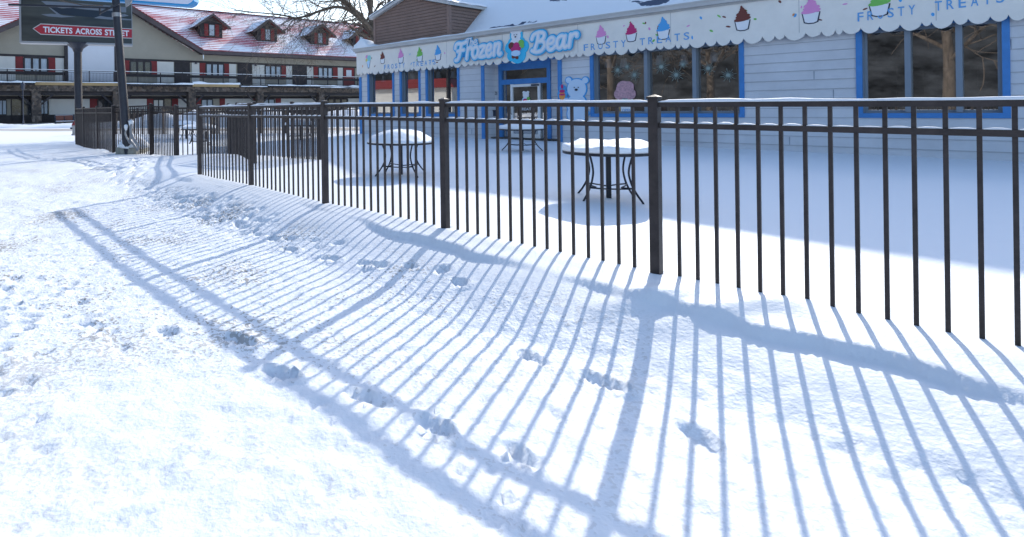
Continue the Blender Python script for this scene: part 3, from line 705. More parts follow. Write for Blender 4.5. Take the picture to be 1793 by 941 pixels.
for s_ in (-1, 1):
    xe = gxm + s_ * (gxm - gx0 + ov + .02); ze = zEv - .29 * (ov + .02)
    n = 22; vs = []
    for i in range(n + 1):
        yy = gy0 - .2 + 4.6 * i / n; w_ = .03 * math.sin(i * 1.7) + .02 * math.sin(i * .8)
        vs += [(gxm, yy, zPk + .2 + w_), (gxm + (xe-gxm)*.5, yy, (zPk+ze)/2 + .21), (xe - s_*.06, yy, ze + .21 + w_), (xe + s_*(.02+w_), yy, ze + .142)]
    sc_.add(vs, [(i*4+k, (i+1)*4+k, (i+1)*4+k+1, i*4+k+1) for i in range(n) for k in range(3)] + [(0, 1, 2, 3), (n*4+3, n*4+2, n*4+1, n*4)])
mk('snow_layer', sc_, M['snowcap'], GB, smooth=False)
# ------------------------------------------------------------------ fences
def fence(name_label, posts, npick, group=None, hs=1.21, snow=True, post_w=.062, zb=-.35, gz_=None, pw=.019, lean=(0,0), mat_=None):
    """posts: list of (x,y) or (x,y,z); a top rail, a second rail and square pickets between each pair"""
    P = [Vector((p[0], p[1], p[2] if len(p) > 2 else 0)) for p in posts]
    T = thing('metal_fence', name_label, 'fence', loc=P[0], group=group); O = P[0].copy()
    mt = mat_ or M['fence']
    for i, p in enumerate(P):
        d = ((P[min(i+1, len(P)-1)] - P[max(i-1, 0)])); d.z = 0; d = d.normalized(); n = Vector((-d.y, d.x, 0)); b = p - O
        m_ = MB(); w = post_w / 2
        lo = [b + d*a*w + n*c*w + Vector((0,0,zb)) for a, c in ((-1,-1),(1,-1),(1,1),(-1,1))]; hi = [q_ + Vector((0,0,hs+.03-zb)) for q_ in lo]
        m_.add(lo + hi, [(0,3,2,1),(4,5,6,7),(0,1,5,4),(1,2,6,5),(2,3,7,6),(3,0,4,7)])
        po = mk('post', m_, mt, T)
        c_ = MB(); w *= 1.22; z0 = hs + .028
        lo = [b + d*a*w + n*c*w + Vector((0,0,z0)) for a, c in ((-1,-1),(1,-1),(1,1),(-1,1))]; hi = [q_ + Vector((0,0,.014)) for q_ in lo]
        c_.add(lo + hi + [b + Vector((0,0,z0+.03))], [(0,3,2,1),(0,1,5,4),(1,2,6,5),(2,3,7,6),(3,0,4,7),(4,5,8),(5,6,8),(6,7,8),(7,4,8)])
        mk('post_cap', c_, mt, po)
    for i in range(len(P) - 1):
        a, b = P[i] - O, P[i+1] - O; d = (b - a); L = d.length; d = d.normalized(); n = Vector((-d.y, d.x, 0)).normalized()
        w = post_w / 2; pk = MB(); k_ = npick
        for k in range(k_):
            q_ = a + d * (w + (L - 2*w) * (k + 1) / (k_ + 1)) + d * rnd.uniform(-.003, .003)
            tilt = Vector((0,0,1)); q0 = q_ + Vector((0, 0, zb)); q1 = q_ + Vector((0, 0, hs - .014))
            lo = [q0 + d*e_*pw/2 + n*f_*pw/2 for e_, f_ in ((-1,-1),(1,-1),(1,1),(-1,1))]; hi = [v + (q1 - q0) for v in lo]
            pk.add(lo + hi, [(0,3,2,1),(4,5,6,7),(0,1,5,4),(1,2,6,5),(2,3,7,6),(3,0,4,7)])
        pn = mk('picket_panel', pk, mt, T)
        for z, hh in ((hs - .012, .032), (hs - .155, .034)):
            mk('rail', MB().bar(a + d*w + Vector((0,0,z)), b - d*w + Vector((0,0,z)), .036, hh), mt, pn)
        if snow:
            for z, segs in ((hs + .004, 1), (hs - .138, npick + 1)):
                for sgi in range(segs):
                    f0 = w + (L - 2*w) * sgi / segs + (.012 if segs > 1 else .0); f1 = w + (L - 2*w) * (sgi + 1) / segs - (.012 if segs > 1 else .0)
                    m = max(3, int((f1 - f0) / .06)); vs = []
                    for j in range(m + 1):
                        e_ = f0 + (f1 - f0) * j / m; c = a + d * e_ + Vector((0, 0, z))
                        hgt = (.020 if segs == 1 else .011) * (.9 + .9 * float(vnoise(np.array(e_ * 6 + i * 31), np.array(z), 1, 71))) * (1 if 0 < j < m else .35)
                        vs += [c - n*.017, c - n*.015 + Vector((0,0,hgt*.7)), c + Vector((0,0,hgt)), c + n*.015 + Vector((0,0,hgt*.7)), c + n*.017]
                    snb = MB().add(vs, [(j*5+k, (j+1)*5+k, (j+1)*5+k+1, j*5+k+1) for j in range(m) for k in range(4)])
                    if sgi == 0: acc = snb
                    else: acc.add(snb.v, snb.f)
                mk('snow_strip', acc, M['snowcap'], pn, smooth=True)
    return T
dn = Vector((POSTS[0][0]-POSTS[1][0], POSTS[0][1]-POSTS[1][1], 0)); dn = dn.normalized() * 1.87
near = [(POSTS[0][0] + dn.x*2, POSTS[0][1] + dn.y*2, -.07), (POSTS[0][0] + dn.x, POSTS[0][1] + dn.y, -.055)] + [(x, y, z) for (x, y), z in zip(POSTS, (-.037, -.014, .003, .006, .008))]
fence('black metal picket fence with snow on its rails running along the foreground path', near, 15, zb=-.25, hs=1.185)
GP = lambda px, py, z=0.05: tuple(on_ground(px, py, z)[:2]) + (z,)
def PD(px, Y, z=0.05):
    r = ray(px, 230); return (r.x * Y, Y, z)
fence('dark metal fence at far left before the inn, seen nearly edge on', [PD(133.5, 19.9), PD(147, 18.5), PD(170.5, 17.1), PD(198, 15.75)], 15, snow=False)
fence('short fence bay just behind the leaning sign pole, half buried in a drift', [PD(199.5, 15.9, .06), PD(264, 15.0, .08)], 18, snow=False)
fence('narrow fence bay between the leaning pole and the patio entrance', [PD(266, 15.2, .06), PD(308, 14.0, .03)], 14, snow=False)
fence('low dark fence bay facing the path left of the foreground fence corner', [PD(310, 13.6, .0), PD(347, 13.3, .0)], 3, snow=False)
fence('patio fence bay with snow dashes seen through the foreground fence', [PD(446, 13.6), PD(512, 13.0), PD(560, 12.7)], 15, snow=True)
fence('dense line of fence bays running away inside the patio entrance', [PD(446, 11.9), PD(415, 13.4), PD(400, 15.0)], 15, snow=True)
fence('inner entrance fence bays seen between the two nearest entrance posts', [PD(352, 15.2, .03), PD(400, 15.2, .03), PD(440, 17.0, .03)], 15, snow=False)
fence('distant dark fence along the street, behind the far tables', [PD(x, y, .03) for x, y in ((204, 29), (242, 28.5), (285, 28), (328, 27.7), (371, 27.4), (414, 27.2), (457, 27.), (500, 26.8), (545, 26.6), (590, 26.4), (640, 26.3))], 15, snow=False, pw=.022)

# ------------------------------------------------------------------ tables
def table(label, px, py, s=1.0, dome=.1, rz=0.0, zoff=0.0, sd_=0, tilt=0, hz=1.0, group='snow-topped round patio tables'):
    g_ = on_ground(px, py, zoff); T = thing('patio_table', label, 'table', loc=(g_.x, g_.y, zoff), rz=rz, group=group)
    T.scale = (s, s, hz); H = .555; Rr = .57
    mk('tabletop', MB().lathe([(Rr*.98, H-.028), (Rr, H-.024), (Rr, H), (Rr*.98, H+.004)], n=40), M['table'], T)
    for k in range(4):
        a = math.pi/4 + k*math.pi/2; c, q_ = math.cos(a), math.sin(a)
        prof = [(.36, H-.03), (.335, .47), (.305, .38), (.302, .30), (.345, .19), (.42, .09), (.49, .02), (.515, -.04)]
        mk('leg', MB().tube([(r*c, r*q_, z) for r, z in smooth_path(prof, 3)], .0125, 8), M['table'], T)
    st = MB()
    for k in range(4):
        a0 = math.pi/4 + k*math.pi/2; pts = []
        for j in range(9):
            t = j/8; a = a0 + t*math.pi/2; r = .365 - .21*math.sin(math.pi*t); pts.append((r*math.cos(a), r*math.sin(a), .16 - .02*math.sin(math.pi*t)))
        st.tube(pts, .009, 6)
    mk('stretcher', st, M['table'], T)
    mk('umbrella_tube', MB().box(-.03, .03, -.03, .03, -.1, H-.03), M['table'], T)
    def wob(a, r, z):
        f = float(fbm(np.array(math.cos(a)*r*2.2+sd_), np.array(math.sin(a)*r*2.2), 1.6, 81+sd_, 3))
        return (1 + .02*f, (.05*f + tilt*math.cos(a)*r) * min(1, max(0, (z-H)/.08)))
    e_ = .085
    prof = [(Rr*.98, H+.002), (Rr*1.0, H+.03), (Rr*.995, H+.065), (Rr*.975, H+e_*.86), (Rr*.92, H+e_*.98), (Rr*.84, H+e_*1.02)]
    for t in (.7, .55, .4, .25, .12, .02): prof.append((Rr*t, H + e_ + dome*math.cos(t*math.pi/2)**1.3))
    if dome > .13: prof = [(Rr*.99, H+.003), (Rr*.98, H+.03)] + [(Rr*t, H + .03 + (dome+e_*.5)*(1-t**2.3)) for t in (.93,.85,.75,.62,.48,.34,.2,.08,.01)]
    mk('snow_cap', MB().lathe(prof, n=48, wob=wob), M['snowcap'], T, smooth=True)
    return T
table('snow-topped round patio table nearest the front fence, at right', 1066, 350, .915, .055, -.30, -.02, 1, hz=1.07)
table('round patio table with a tall snow dome, left of the nearest table', 702, 306, 1.0, .15, 1.25, 0, 2, .05)
table('round patio table with low snow standing before the shop door', 914, 264, .98, .085, .45, 0, 3)
table('round table in full view of the far fence, left of the shop corner', 526, 245.5, 1.0, .09, .8, .0, 4)
table('snowy round table just inside the patio entrance, left of the fence corner', 349, 256, 1.0, .09, .2, .0, 5)
table('farther snowy table overlapping behind the one at the patio entrance', 326, 243, 1.0, .09, .6, .0, 6)
# ------------------------------------------------------------------ the inn across the street
MO = thing('motel_building', 'long two-storey beige inn with red shutters, dormers and a snowy red roof', 'motel', M=MOTEL.M)
WY = 2.2                                                   # wall plane behind the porch front
mx = lambda px, y=0.0, py=150: MOTEL.hit(px, py, y)[0]
mz = lambda px, py, y=0.0: MOTEL.hit(px, py, y)[1]
T0, T1 = -14.0, 52.0
zBeam0, zBeam1 = mz(60, 159.7), mz(60, 149.5); zDeck0, zDeck1 = zBeam1 + .01, mz(60, 143)
zTrim = mz(420, 112.5, WY); zUp0 = mz(420, 143, WY); zRail = mz(60, 121.8)
zFloor = .05
EY = WY - 1.3                                              # roof overhang front edge
zEave0, zEave1 = mz(420, 97.5, EY), mz(420, 91.5, EY)
print('motel z', zBeam0, zBeam1, zDeck1, zTrim, zUp0, zRail, zEave0, zEave1)
# walls
w = MB(); w.box(T0, T1, WY, WY + .2, zTrim, zEave0 + .4); w.box(T0, T0+.2, WY+.2, WY + 14, 0, zEave0); w.box(T1-.2, T1, WY+.2, WY + 14, 0, zEave0); w.box(T0, T1, WY+14, WY+14.2, 0, zEave0)
w.box(T0, T1, WY + .03, WY + .2, -.1, zTrim)
gL, gR = mx(-50, EY, 100), mx(355, EY, 90); gM = (gL + gR) / 2
pk_px = mz(154, -34, EY)
xr, zr = MOTEL.hit(240, 18, EY); slope = (zr - zEave1) / (gR - xr) 
zG = zEave1 + slope * (gR - gM)
print('gable', gL, gM, gR, slope, zG)
w.prism([(gL + .1, zEave0 - .2), (gR - .1, zEave0 - .2), (gR - .1, zEave1 - .32), (gM, zG - .35), (gL + .1, zEave1 - .32)], WY - .01, WY + .15)
mk('wall', w, M['beige'], MO)
# porch: deck, beam, stone columns, braces
dk = MB(); dk.box(T0, T1, .02, WY - .01, zDeck0, zDeck1 - .08); mk('deck', dk, M['timber'], MO)
bm = MB(); bm.box(T0, T1, -.05, .25, zBeam0, zBeam1); mk('stone_band', bm, M['stone'], MO)
b2 = MB(); b2.box(T0, T1, .3, .6, zBeam0 - .38, zBeam0 + .1); b2.box(T0, T1, .61, WY - .02, zBeam0 + .05, zBeam0 + .15); mk('porch_beam', b2, M['timber'], MO)
colpx = [63.5, 205, 336, 455.5, 562.5]
ts = [mx(p) for p in colpx]; print('cols', ts)
for t in [ts[0] - (ts[1]-ts[0])] + ts + [ts[-1] + (ts[-1]-ts[-2])]:
    mk('stone_column', MB().box(t - .42, t + .42, -.1, .7, -.2, zBeam0 - .001), M['stone'], MO)
    for s_ in (-1, 1): mk('brace', MB().bar((t + s_*.42, .35, zBeam0 - 1.35), (t + s_*1.55, .35, zBeam0 - .3), .17), M['timber'], MO)
# snow and boards along the deck edge
def seg(px0, px1, name, mt, z0, z1, y0=-.14, y1=.0, par=MO):
    a, b = mx(px0), mx(px1); return mk(name, MB().box(a, b, y0, y1, z0, z1), mt, par)
for a, b in ((61, 206), (337, 418)): seg(a, b, 'edge_board', M['tan'], zDeck0, zDeck0 + .30)
for a, b in ((-60, 60), (207, 334), (466, 556)):
    x0, x1 = mx(a), mx(b); k = int((x1 - x0) / .75)
    rf_ = MB()
    for i in range(k): rf_.box(x0 + (x1-x0)*(i+.5)/k - .06, x0 + (x1-x0)*(i+.5)/k + .06, -.55, .0, zDeck0 + .05, zDeck0 + .20)
    rf_.box(x0, x1, -.62, -.54, zDeck0 + .02, zDeck0 + .10)
    mk('rafter_ends', rf_, M['timber'], MO)
def snowline(px0, px1, z, hh, y0, y1, name='snow_layer', sd_=0):
    x0, x1 = mx(px0), mx(px1); n = int((x1-x0)/.25); vs = []
    for i in range(n+1):
        x = x0 + (x1-x0)*i/n; f = float(fbm(np.array(x), np.array(0.), .8, 90+sd_, 3)); h = max(.02, hh*(1+1.3*f))
        vs += [(x, y0, z), (x, y0+.02, z+h*.8), (x, (y0+y1)/2, z+h), (x, y1, z+h*.8)]
    mk(name, MB().add(vs, [(i*4+k, (i+1)*4+k, (i+1)*4+k+1, i*4+k+1) for i in range(n) for k in range(3)]), M['snowcap'], MO, smooth=True)
snowline(-60, 61, zDeck0 + .2, .16, -.62, .02, sd_=1); snowline(61, 206, zDeck0 + .30, .08, -.14, .3, sd_=2); snowline(207, 336, zDeck0 + .2, .14, -.6, .02, sd_=3)
snowline(337, 420, zDeck0 + .3, .22, -.14, .3, sd_=4); snowline(420, 466, zDeck0 + .05, .12, -.4, .1, sd_=5); snowline(466, 700, zDeck0 + .2, .16, -.6, .02, sd_=6); snowline(556, 720, zDeck0 + .02, .1, -.7, -.62, sd_=7)
# railing
rl = MB(); zr0 = zDeck1 - .02
rl.box(T0, T1, .10, .16, zRail - .06, zRail); rl.box(T0, T1, .115, .145, zRail - .24, zRail - .20); rl.box(T0, T1, .115, .145, zr0 + .08, zr0 + .13)
RL = mk('railing', rl, M['timber'], MO)
pb = MB(); x = T0
while x < T1: pb.box(x - .012, x + .012, .12, .14, zr0 + .13, zRail - .2); x += .14
mk('balusters', pb, M['timber'], RL)
x = T0
while x < T1: mk('railing_post', MB().box(x - .045, x + .045, .09, .17, zr0 - .1, zRail + .05), M['timber'], RL); x += 2.45
mk('snow_strip', MB().box(T0, T1, .09, .17, zRail + .001, zRail + .045), M['snowcap'], RL)
# upper storey fittings on the wall plane
trm = MB(); trm.box(T0, T1, WY - .08, WY, zTrim - .02, zTrim + .2); trm.box(T0, T1, WY - .05, WY + .03, zUp0 + .35, zUp0 + .62)
mk('trim_band', trm, M['timber'], MO)
def panel(p0, p1, z0, z1, mt, name, y=WY, t=.04, par=MO, label=None):
    a, b = mx(p0, y, 125), mx(p1, y, 125); return mk(name, MB().box(a, b, y - t, y + .028, z0, z1), mt, par, label=label)
zt = zTrim - .025; zb_ = zUp0 - .4
def triple(p0, p1, z0=None, z1=None, mt=None, y=WY, py=125, n=3):
    a, b = mx(p0, y, py), mx(p1, y, py); z0 = z0 if z0 is not None else zUp0 + .62; z1 = z1 or zt
    f = MB(); fw = (b - a) * .045
    f.box(a, b, y - .10, y + .02, z0, z0 + .1); f.box(a, b, y - .10, y + .02, z1 - .14, z1)
    pw_ = (b - a) / n
    for i in range(n + 1): f.box(a + pw_*i - fw*(1.1 if 0 < i < n else .9), a + pw_*i + fw*(1.1 if 0 < i < n else .9), y - .099, y + .019, z0 + .1, z1 - .14)
    W_ = mk('window', f, M['timber'], MO)
    for i in range(n): mk('pane', MB().quad((a + pw_*i, y - .05, z0 + .1), (a + pw_*(i+1), y - .05, z0 + .1), (a + pw_*(i+1), y - .05, z1 - .14), (a + pw_*i, y - .05, z1 - .14)), mt or M['curtain'], W_)
    return W_
def shutter(p0, p1, z0=None, z1=None, y=WY): panel(p0, p1, z0 if z0 is not None else zUp0 + .62, z1 or zt, M['red'], 'shutter', y, .07)
for p in ((-70, 27), (97, 112), (275, 304), (336, 349), (401, 413), (442, 463), (501, 511), (537, 548), (591, 600)): panel(*p, zb_, zt, M['panel'], 'wall_panel')
panel(118.5, 199.5, zUp0 - .35, mz(160, 76, WY), M['panelblue'], 'wall_panel', WY, .3, label='tall blank pale bay panel behind the billboard pole')
for p in ((113, 118.4), (199.6, 204.5)): panel(*p, zUp0 - .35, mz(160, 72, WY), M['timber'], 'post', WY, .35)
for p in ((-70, -58), (27, 41), (84, 97), (213, 227), (264.5, 275), (349.5, 360), (392, 401), (492, 500.5), (549, 556.5), (582, 591)): shutter(*p)
for p in ((-56, -10), (42, 83.5), (360.5, 391.5), (464, 491.5), (557, 581.5)): triple(*p)
triple(228, 264, mt=M['glassdark'])
def door(p0, p1, mt, z0, z1, y=WY):
    a, b = mx(p0, y, 125), mx(p1, y, 125); d_ = mk('door', MB().box(a, b, y - .03, y + .02, z0, z1), mt, MO)
    f = MB(); f.box(a - .09, a, y - .07, y + .02, z0, z1 + .05); f.box(b, b + .09, y - .07, y + .02, z0, z1 + .05); mk('door_frame', f, M['timber'], d_)
    mk('door_handle', MB().box(b - .22, b - .14, y - .07, y - .031, z0 + .95, z0 + 1.05), M['silver'], d_); return d_
for p in ((307, 331), (417, 439.5), (513, 536)): door(*p, M['timber'], zUp0 - .35, zt)
dd = door(601, 620, M['red'], zUp0 - .35, zt); a, b = mx(606, WY, 120), mx(615, WY, 120)
mk('door_window', MB().box(a, b, WY - .05, WY - .031, zUp0 + 1.0, zt - .3), M['panelblue'], dd)
for px in (342, 446, 542):
    x = mx(px, WY, 115); mk('wall_lamp', MB().lathe([(.05, .12), (.16, .0), (.18, -.04)], (x, WY - .25, zt - .12), 10).bar((x, WY, zt), (x, WY - .25, zt), .05), M['ink'], MO)
# ground floor
zL = zBeam0 - .75; zS = .9
lt = MB(); lt.box(T0, T1, WY - .06, WY + .03, zL, zL + .28); lt.box(T0, T1, WY - .07, WY + .03, -.1, zS); mk('trim_band', lt, M['timber'], MO)
LP = lambda p0, p1, mt, nm, z0=zS + .001, z1=zL - .001, **k: panel(p0, p1, z0, z1, mt, nm, **k)
for p in ((85, 156), (216, 256), (311, 328), (393, 442), (491, 553), (609, 640)): LP(*p, M['panel'], 'wall_panel')
for p in ((156.5, 170), (256.5, 268), (300, 311), (343, 352), (384, 393), (443, 451), (482, 491)): shutter(*p, z0=zS + .3, z1=zL)
for p, mt in (((171, 199), 'glassdark'), ((268.5, 286), 'panel'), ((352.5, 372), 'curtain'), ((460, 480), 'curtain'), ((574, 608), 'glassdark'), ((-3, 11), 'curtain'), ((70, 83.5), 'curtain')):
    triple(*p, z0=zS + .01, z1=zL - .01, mt=M[mt], n=2 if mt != 'glassdark' else 3, py=180)
for p in ((20, 36), (38, 55), (287, 299)): door(*p, M['glassdark'], .0, zL - .02)
mk('walkway', MB().box(T0, T1, -.4, WY, -.3, .08), M['concrete'], MO)
# ---- roof: long slope, cross gable, dormers
RY = WY + 8.2
zRidge = mz(440, 27, RY)
pit = (zRidge - zEave1) / (RY - EY); print('ridge', zRidge, 'pitch', math.degrees(math.atan(pit)))
rf = MB(); th = .05
gyb0 = min(EY + (zG - zEave1) / pit, RY - .05); zq = zEave1 + (gyb0 - EY) * pit; tq = (gyb0 - EY) * pit / (zG - zEave1)
rf.add([(T0 - 1, EY, zEave1), (gL, EY, zEave1), (gL + (gM-gL)*tq, gyb0, zq), (gL, gyb0, zq), (T0 - 1, gyb0, zq), (gR, EY, zEave1), (T1 + 1, EY, zEave1), (T1 + 1, gyb0, zq), (gR, gyb0, zq), (gR + (gM-gR)*tq, gyb0, zq), (T1 + 1, RY, zRidge), (T0 - 1, RY, zRidge)],
       [(0, 1, 3, 4), (1, 2, 3), (5, 6, 7, 8), (5, 8, 9), (4, 3, 2, 9, 8, 7, 10, 11)])
rf.quad((T1 + 1, 2*RY - EY, zEave1), (T0 - 1, 2*RY - EY, zEave1), (T0 - 1, RY, zRidge), (T1 + 1, RY, zRidge))
RF = mk('roof', rf, M['redroof'], MO)
ev = MB(); ev.box(gR - .05, T1 + 1, EY - .02, EY + .12, zEave0, zEave1 - .035); ev.box(gR, T1 + 1, EY + .12, WY - .001, zEave0 + .02, zEave0 + .1)
mk('eave_board', ev, M['eave'], RF)
mk('roof_edge', MB().box(gR, T1 + 1, EY - .05, EY + .1, zEave1 - .03, zEave1 + .035), M['red'], RF)
mk('ridge_cap', MB().bar((T0 - 1, RY, zRidge + .05), (T1 + 1, RY, zRidge + .05), .35, .12), M['red'], RF)
zGr = zG; gyb = EY + (zGr - zEave1) / pit
gr = MB()
for s_, X in ((-1, gL), (1, gR)):
    a = [(gM, EY - .3, zGr + .02), (X, EY - .3, zEave1 + .02), (X, EY + .05, zEave1 + .02), (gM, gyb, zGr + .02)]
    gr.quad(*(a if s_ < 0 else a[::-1]))
CG = mk('cross_gable_roof', gr, M['redroof'], MO)
rb = MB(); re = MB()
for X in (gL, gR):
    d_ = Vector((X - gM, 0, zEave1 - zGr)); 
    a = Vector((gM, EY - .32, zGr - .25)); b = a + d_; rb.bar(a, b, .16, .5, up=(0, 1, 0)) if False else rb.add(
        [(gM, EY-.36, zGr-.04), (X, EY-.36, zEave1-.04), (X, EY-.36, zEave1-.55), (gM, EY-.36, zGr-.62), (gM, EY-.2, zGr-.04), (X, EY-.2, zEave1-.04), (X, EY-.2, zEave1-.55), (gM, EY-.2, zGr-.62)],
        [(0,1,2,3), (4,7,6,5), (3,2,6,7), (1,5,6,2)])
    rb.add([(gM, EY-.2, zGr-.3), (X, EY-.2, zEave1-.3), (X, WY, zEave1-.3), (gM, WY, zGr-.3)], [(0, 1, 2, 3)])
    re.add([(gM, EY-.40, zGr+.06), (X, EY-.40, zEave1+.06), (X, EY-.40, zEave1-.05), (gM, EY-.40, zGr-.05), (gM, EY-.30, zGr+.06), (X, EY-.30, zEave1+.06)], [(0,1,2,3), (0,4,5,1)])
mk('rake_board', rb, M['eave'], CG); mk('roof_edge', re, M['red'], CG)
x, z = MOTEL.hit(356, 92, EY - .1); mk('icicle', MB().lathe([(.07, 0), (.05, -.35), (.07, -.5), (.03, -.75), (.004, -.95)], (x, EY - .1, z), 8), M['icicle'], RF)
def dormer(pxc, pyb, first=None):
    # face foot on the slope
    o = MOTEL.I @ Vector((0, 0, EYE)); d = MOTEL.I.to_3x3() @ ray(pxc, pyb)
    k = (zEave1 - EY * pit); t = (o.y * pit + k - o.z) / (d.z - d.y * pit); p = o + d * t
    fy = p.y; W = 1.45; hw = 1.75; hp = 2.78; ovr = .85
    zf = p.z
    if first is not None:
        c = copy_tree(first, MO); c.location = (p.x, p.y, p.z); return c
    m_ = MB(); m_.prism([(-W, 0), (W, 0), (W, hw), (0, hp), (-W, hw)], 0, .1)
    for s_ in (-1, 1): m_.add([(s_*W, .1, 0), (s_*W, .1, hw), (s_*W, hw/pit, hw)], [(0, 1, 2)])
    D = mk('dormer', m_, M['timber'], MO); D.location = (p.x, p.y, p.z)
    sl = (hp - hw) / W; r = MB(); sn = MB(); rk_ = MB()
    for s_ in (-1, 1):
        xe = s_*(W + ovr); ze = hw - sl*ovr; 
        r.add([(0, -.75, hp+.04), (xe, -.75, ze+.04), (xe, ze/pit, ze+.04), (0, hp/pit, hp+.04)], [(0,1,2,3)])
        if s_ < 0: sn.add([(0, -.3, hp+.09), (xe*.96, -.35, ze+.14), (xe*.99, ze/pit-.1, ze+.16), (0, hp/pit+.2, hp+.16), (xe*1.0, -.35, ze+.05), (xe*1.02, ze/pit, ze+.02)], [(0,1,2,3), (1,4,5,2)])
        rk_.add([(0, -.80, hp+.10), (xe, -.80, ze+.10), (xe, -.80, ze-.16), (0, -.80, hp-.20), (0, -.70, hp+.10), (xe, -.70, ze+.10), (xe, -.70, ze-.16), (0, -.70, hp-.20)], [(0,1,2,3), (3,2,6,7), (4,5,1,0), (1,5,6,2)])
        r.add([(0, -.7, hp-.06), (xe, -.7, ze-.06), (xe, .1, ze-.06), (0, .1, hp-.06)], [(0,1,2,3)])
    mk('dormer_roof', r, M['red'], D); mk('rake_board', rk_, M['eave'], D); mk('snow_layer', sn, M['snowcap'], D)
    mk('window', MB().box(-.26, .36, -.08, -.02, .25, 1.55), M['curtain'], D)
    f = MB(); 
    for a, b, c, e_ in ((-.34, -.26, .2, 1.62), (.36, .44, .2, 1.62), (-.26, .36, .17, .25), (-.26, .36, 1.55, 1.62)): f.box(a, b, -.1, -.001, c, e_)
    mk('window_frame', f, M['timber'], D)
    mk('shutter', MB().box(-.90, -.40, -.07, -.001, .15, 1.65), M['red'], D); mk('shutter', MB().box(.52, 1.0, -.07, -.001, .15, 1.65), M['red'], D)
    lgt = MB()
    return D
D0 = dormer(370, 66.0)
for a in ((468, 73.0), (560, 79.0), (632, 83.5), (700, 88), (20, 30)): 
    if a[0] != 20: dormer(*a, first=D0)

# ------------------------------------------------------------------ billboard on its own pole
BF = Frame(0, 0, .933, .36); bY = 22.0
r = ray(137, 150); BF = Frame(r.x * bY, bY, .933, .36)
BI = thing('billboard', 'dark billboard with a red TICKETS ACROSS STREET arrow on a round pole', 'billboard', M=BF.M)
bx = lambda px, py: BF.hit(px, py, -.25)
x0, zb0 = bx(38, 72); x1, zb1 = bx(231, 77); zb0 = (zb0 + zb1) / 2; zt0 = bx(130, -60)[1]
mk('pole', MB().tube([(0, 0, -.3), (0, 0, zb0 + .1)], .14, 20), M['pole'], BI)
mk('pole_bracket', MB().lathe([(.15, -.35), (.2, -.22), (.42, -.05), (.45, 0)], (0, 0, zb0), 16), M['pole'], BI)
mk('board_frame', MB().box(x0, x1, -.248, .2, zb0, zt0), M['eave'], BI)
fm = MB(); t = .07
fm.box(x0 - t, x0, -.29, .22, zb0 - t, zt0); fm.box(x1, x1 + t*.3, -.27, .22, zb0 - t, zt0); fm.box(x0, x1, -.29, .22, zb0 - t, zb0); mk('board_rim', fm, M['silver'], BI)
def artwork():
    m = bpy.data.materials.new('lake_artwork'); m.use_nodes = True; nt = m.node_tree; b = nt.nodes['Principled BSDF']; L = nt.links.new
    tc = nt.nodes.new('ShaderNodeTexCoord'); mp = nt.nodes.new('ShaderNodeMapping'); mp.inputs['Scale'].default_value = (.5, 1, 2.2); L(tc.outputs['Object'], mp.inputs[0])
    n = nt.nodes.new('ShaderNodeTexNoise'); n.inputs['Scale'].default_value = 1.4; n.inputs['Detail'].default_value = 7; L(mp.outputs[0], n.inputs[0])
    cr = nt.nodes.new('ShaderNodeValToRGB'); cr.color_ramp.elements[0].color = (.012,.014,.015,1); cr.color_ramp.elements[1].color = (.065,.068,.060,1)
    cr.color_ramp.elements[0].position = .3; cr.color_ramp.elements[1].position = .75; L(n.outputs[0], cr.inputs[0]); L(cr.outputs[0], b.inputs['Base Color']); b.inputs['Roughness'].default_value = .35
    return m
AR = mk('poster', MB().box(x0 + .01, x1 - .01, -.262, -.249, zb0 + .02, zt0), artwork(), BI)
def bpoly(pts, y): return [BF.hit(a, b, y) for a, b in pts]
wt = MB(); wt.prism(bpoly([(72, 2), (108, 4), (190, 10), (221, 13), (221, 22), (200, 21), (150, 17), (128, 14), (115, 15), (88, 12), (80, 8)], -.27), -.268, -.263)
mk('pale_water', wt, M['printgrey'], AR)
ms = MB(); ms.prism(bpoly([(84, 9), (92, 16), (100, 24), (130, 28), (175, 32), (212, 31), (212, 19), (170, 19), (140, 17), (128, 14.5), (116, 14.5), (108, 16), (100, 13)], -.27), -.272, -.2685)
mk('dark_mountain', ms, mat('mountain_print', (.012,.02,.035), .4), AR)
wk = MB(); wk.prism(bpoly([(72, 25.5), (90, 24.5), (104, 25.5), (112, 27.5), (133, 29.5), (108, 31), (84, 29)], -.27), -.276, -.2725)
wk.prism(bpoly([(164, 32), (176, 28), (186, 30), (231, 34), (231, 36), (190, 34.5)], -.27), -.276, -.2725); wk.prism(bpoly([(85, 13), (90, 15), (106, 26), (100, 26)], -.27), -.277, -.273)
wk.prism(bpoly([(208, 26), (218, 25), (226, 28), (214, 30)], -.27), -.276, -.2725)
mk('splash', wk, M['printgrey'], AR)
ar = MB(); ar.prism(bpoly([(57, 50.5), (71, 41.5), (231, 50.5), (231, 68), (71, 61)], -.27), -.280, -.277); mk('arrow_border', ar, M['panel'], AR)
ar = MB(); ar.prism(bpoly([(59, 50.7), (71.5, 43), (231, 51.8), (231, 66.7), (71.5, 59.6)], -.27), -.284, -.2805); AW = mk('arrow', ar, M['red'], AR)
M['signred'] = mat('arrow_red', (.42,.02,.035), .45); AW.data.materials[0] = M['signred']
def bletters(txt, pa, pb, hpx):
    a = BF.hit(*pa, -.285); b = BF.hit(*pb, -.285); h = BF.hit(pa[0], pa[1] - hpx, -.285)[1] - a[1]
    o = letters(txt, a[0], b[0], 0, h, M['white'], AW, y=-.288, bold=.03, extr=0)
    for v in o.data.vertices: v.co.z += a[1] + (b[1]-a[1]) * (v.co.x - a[0]) / (b[0]-a[0])
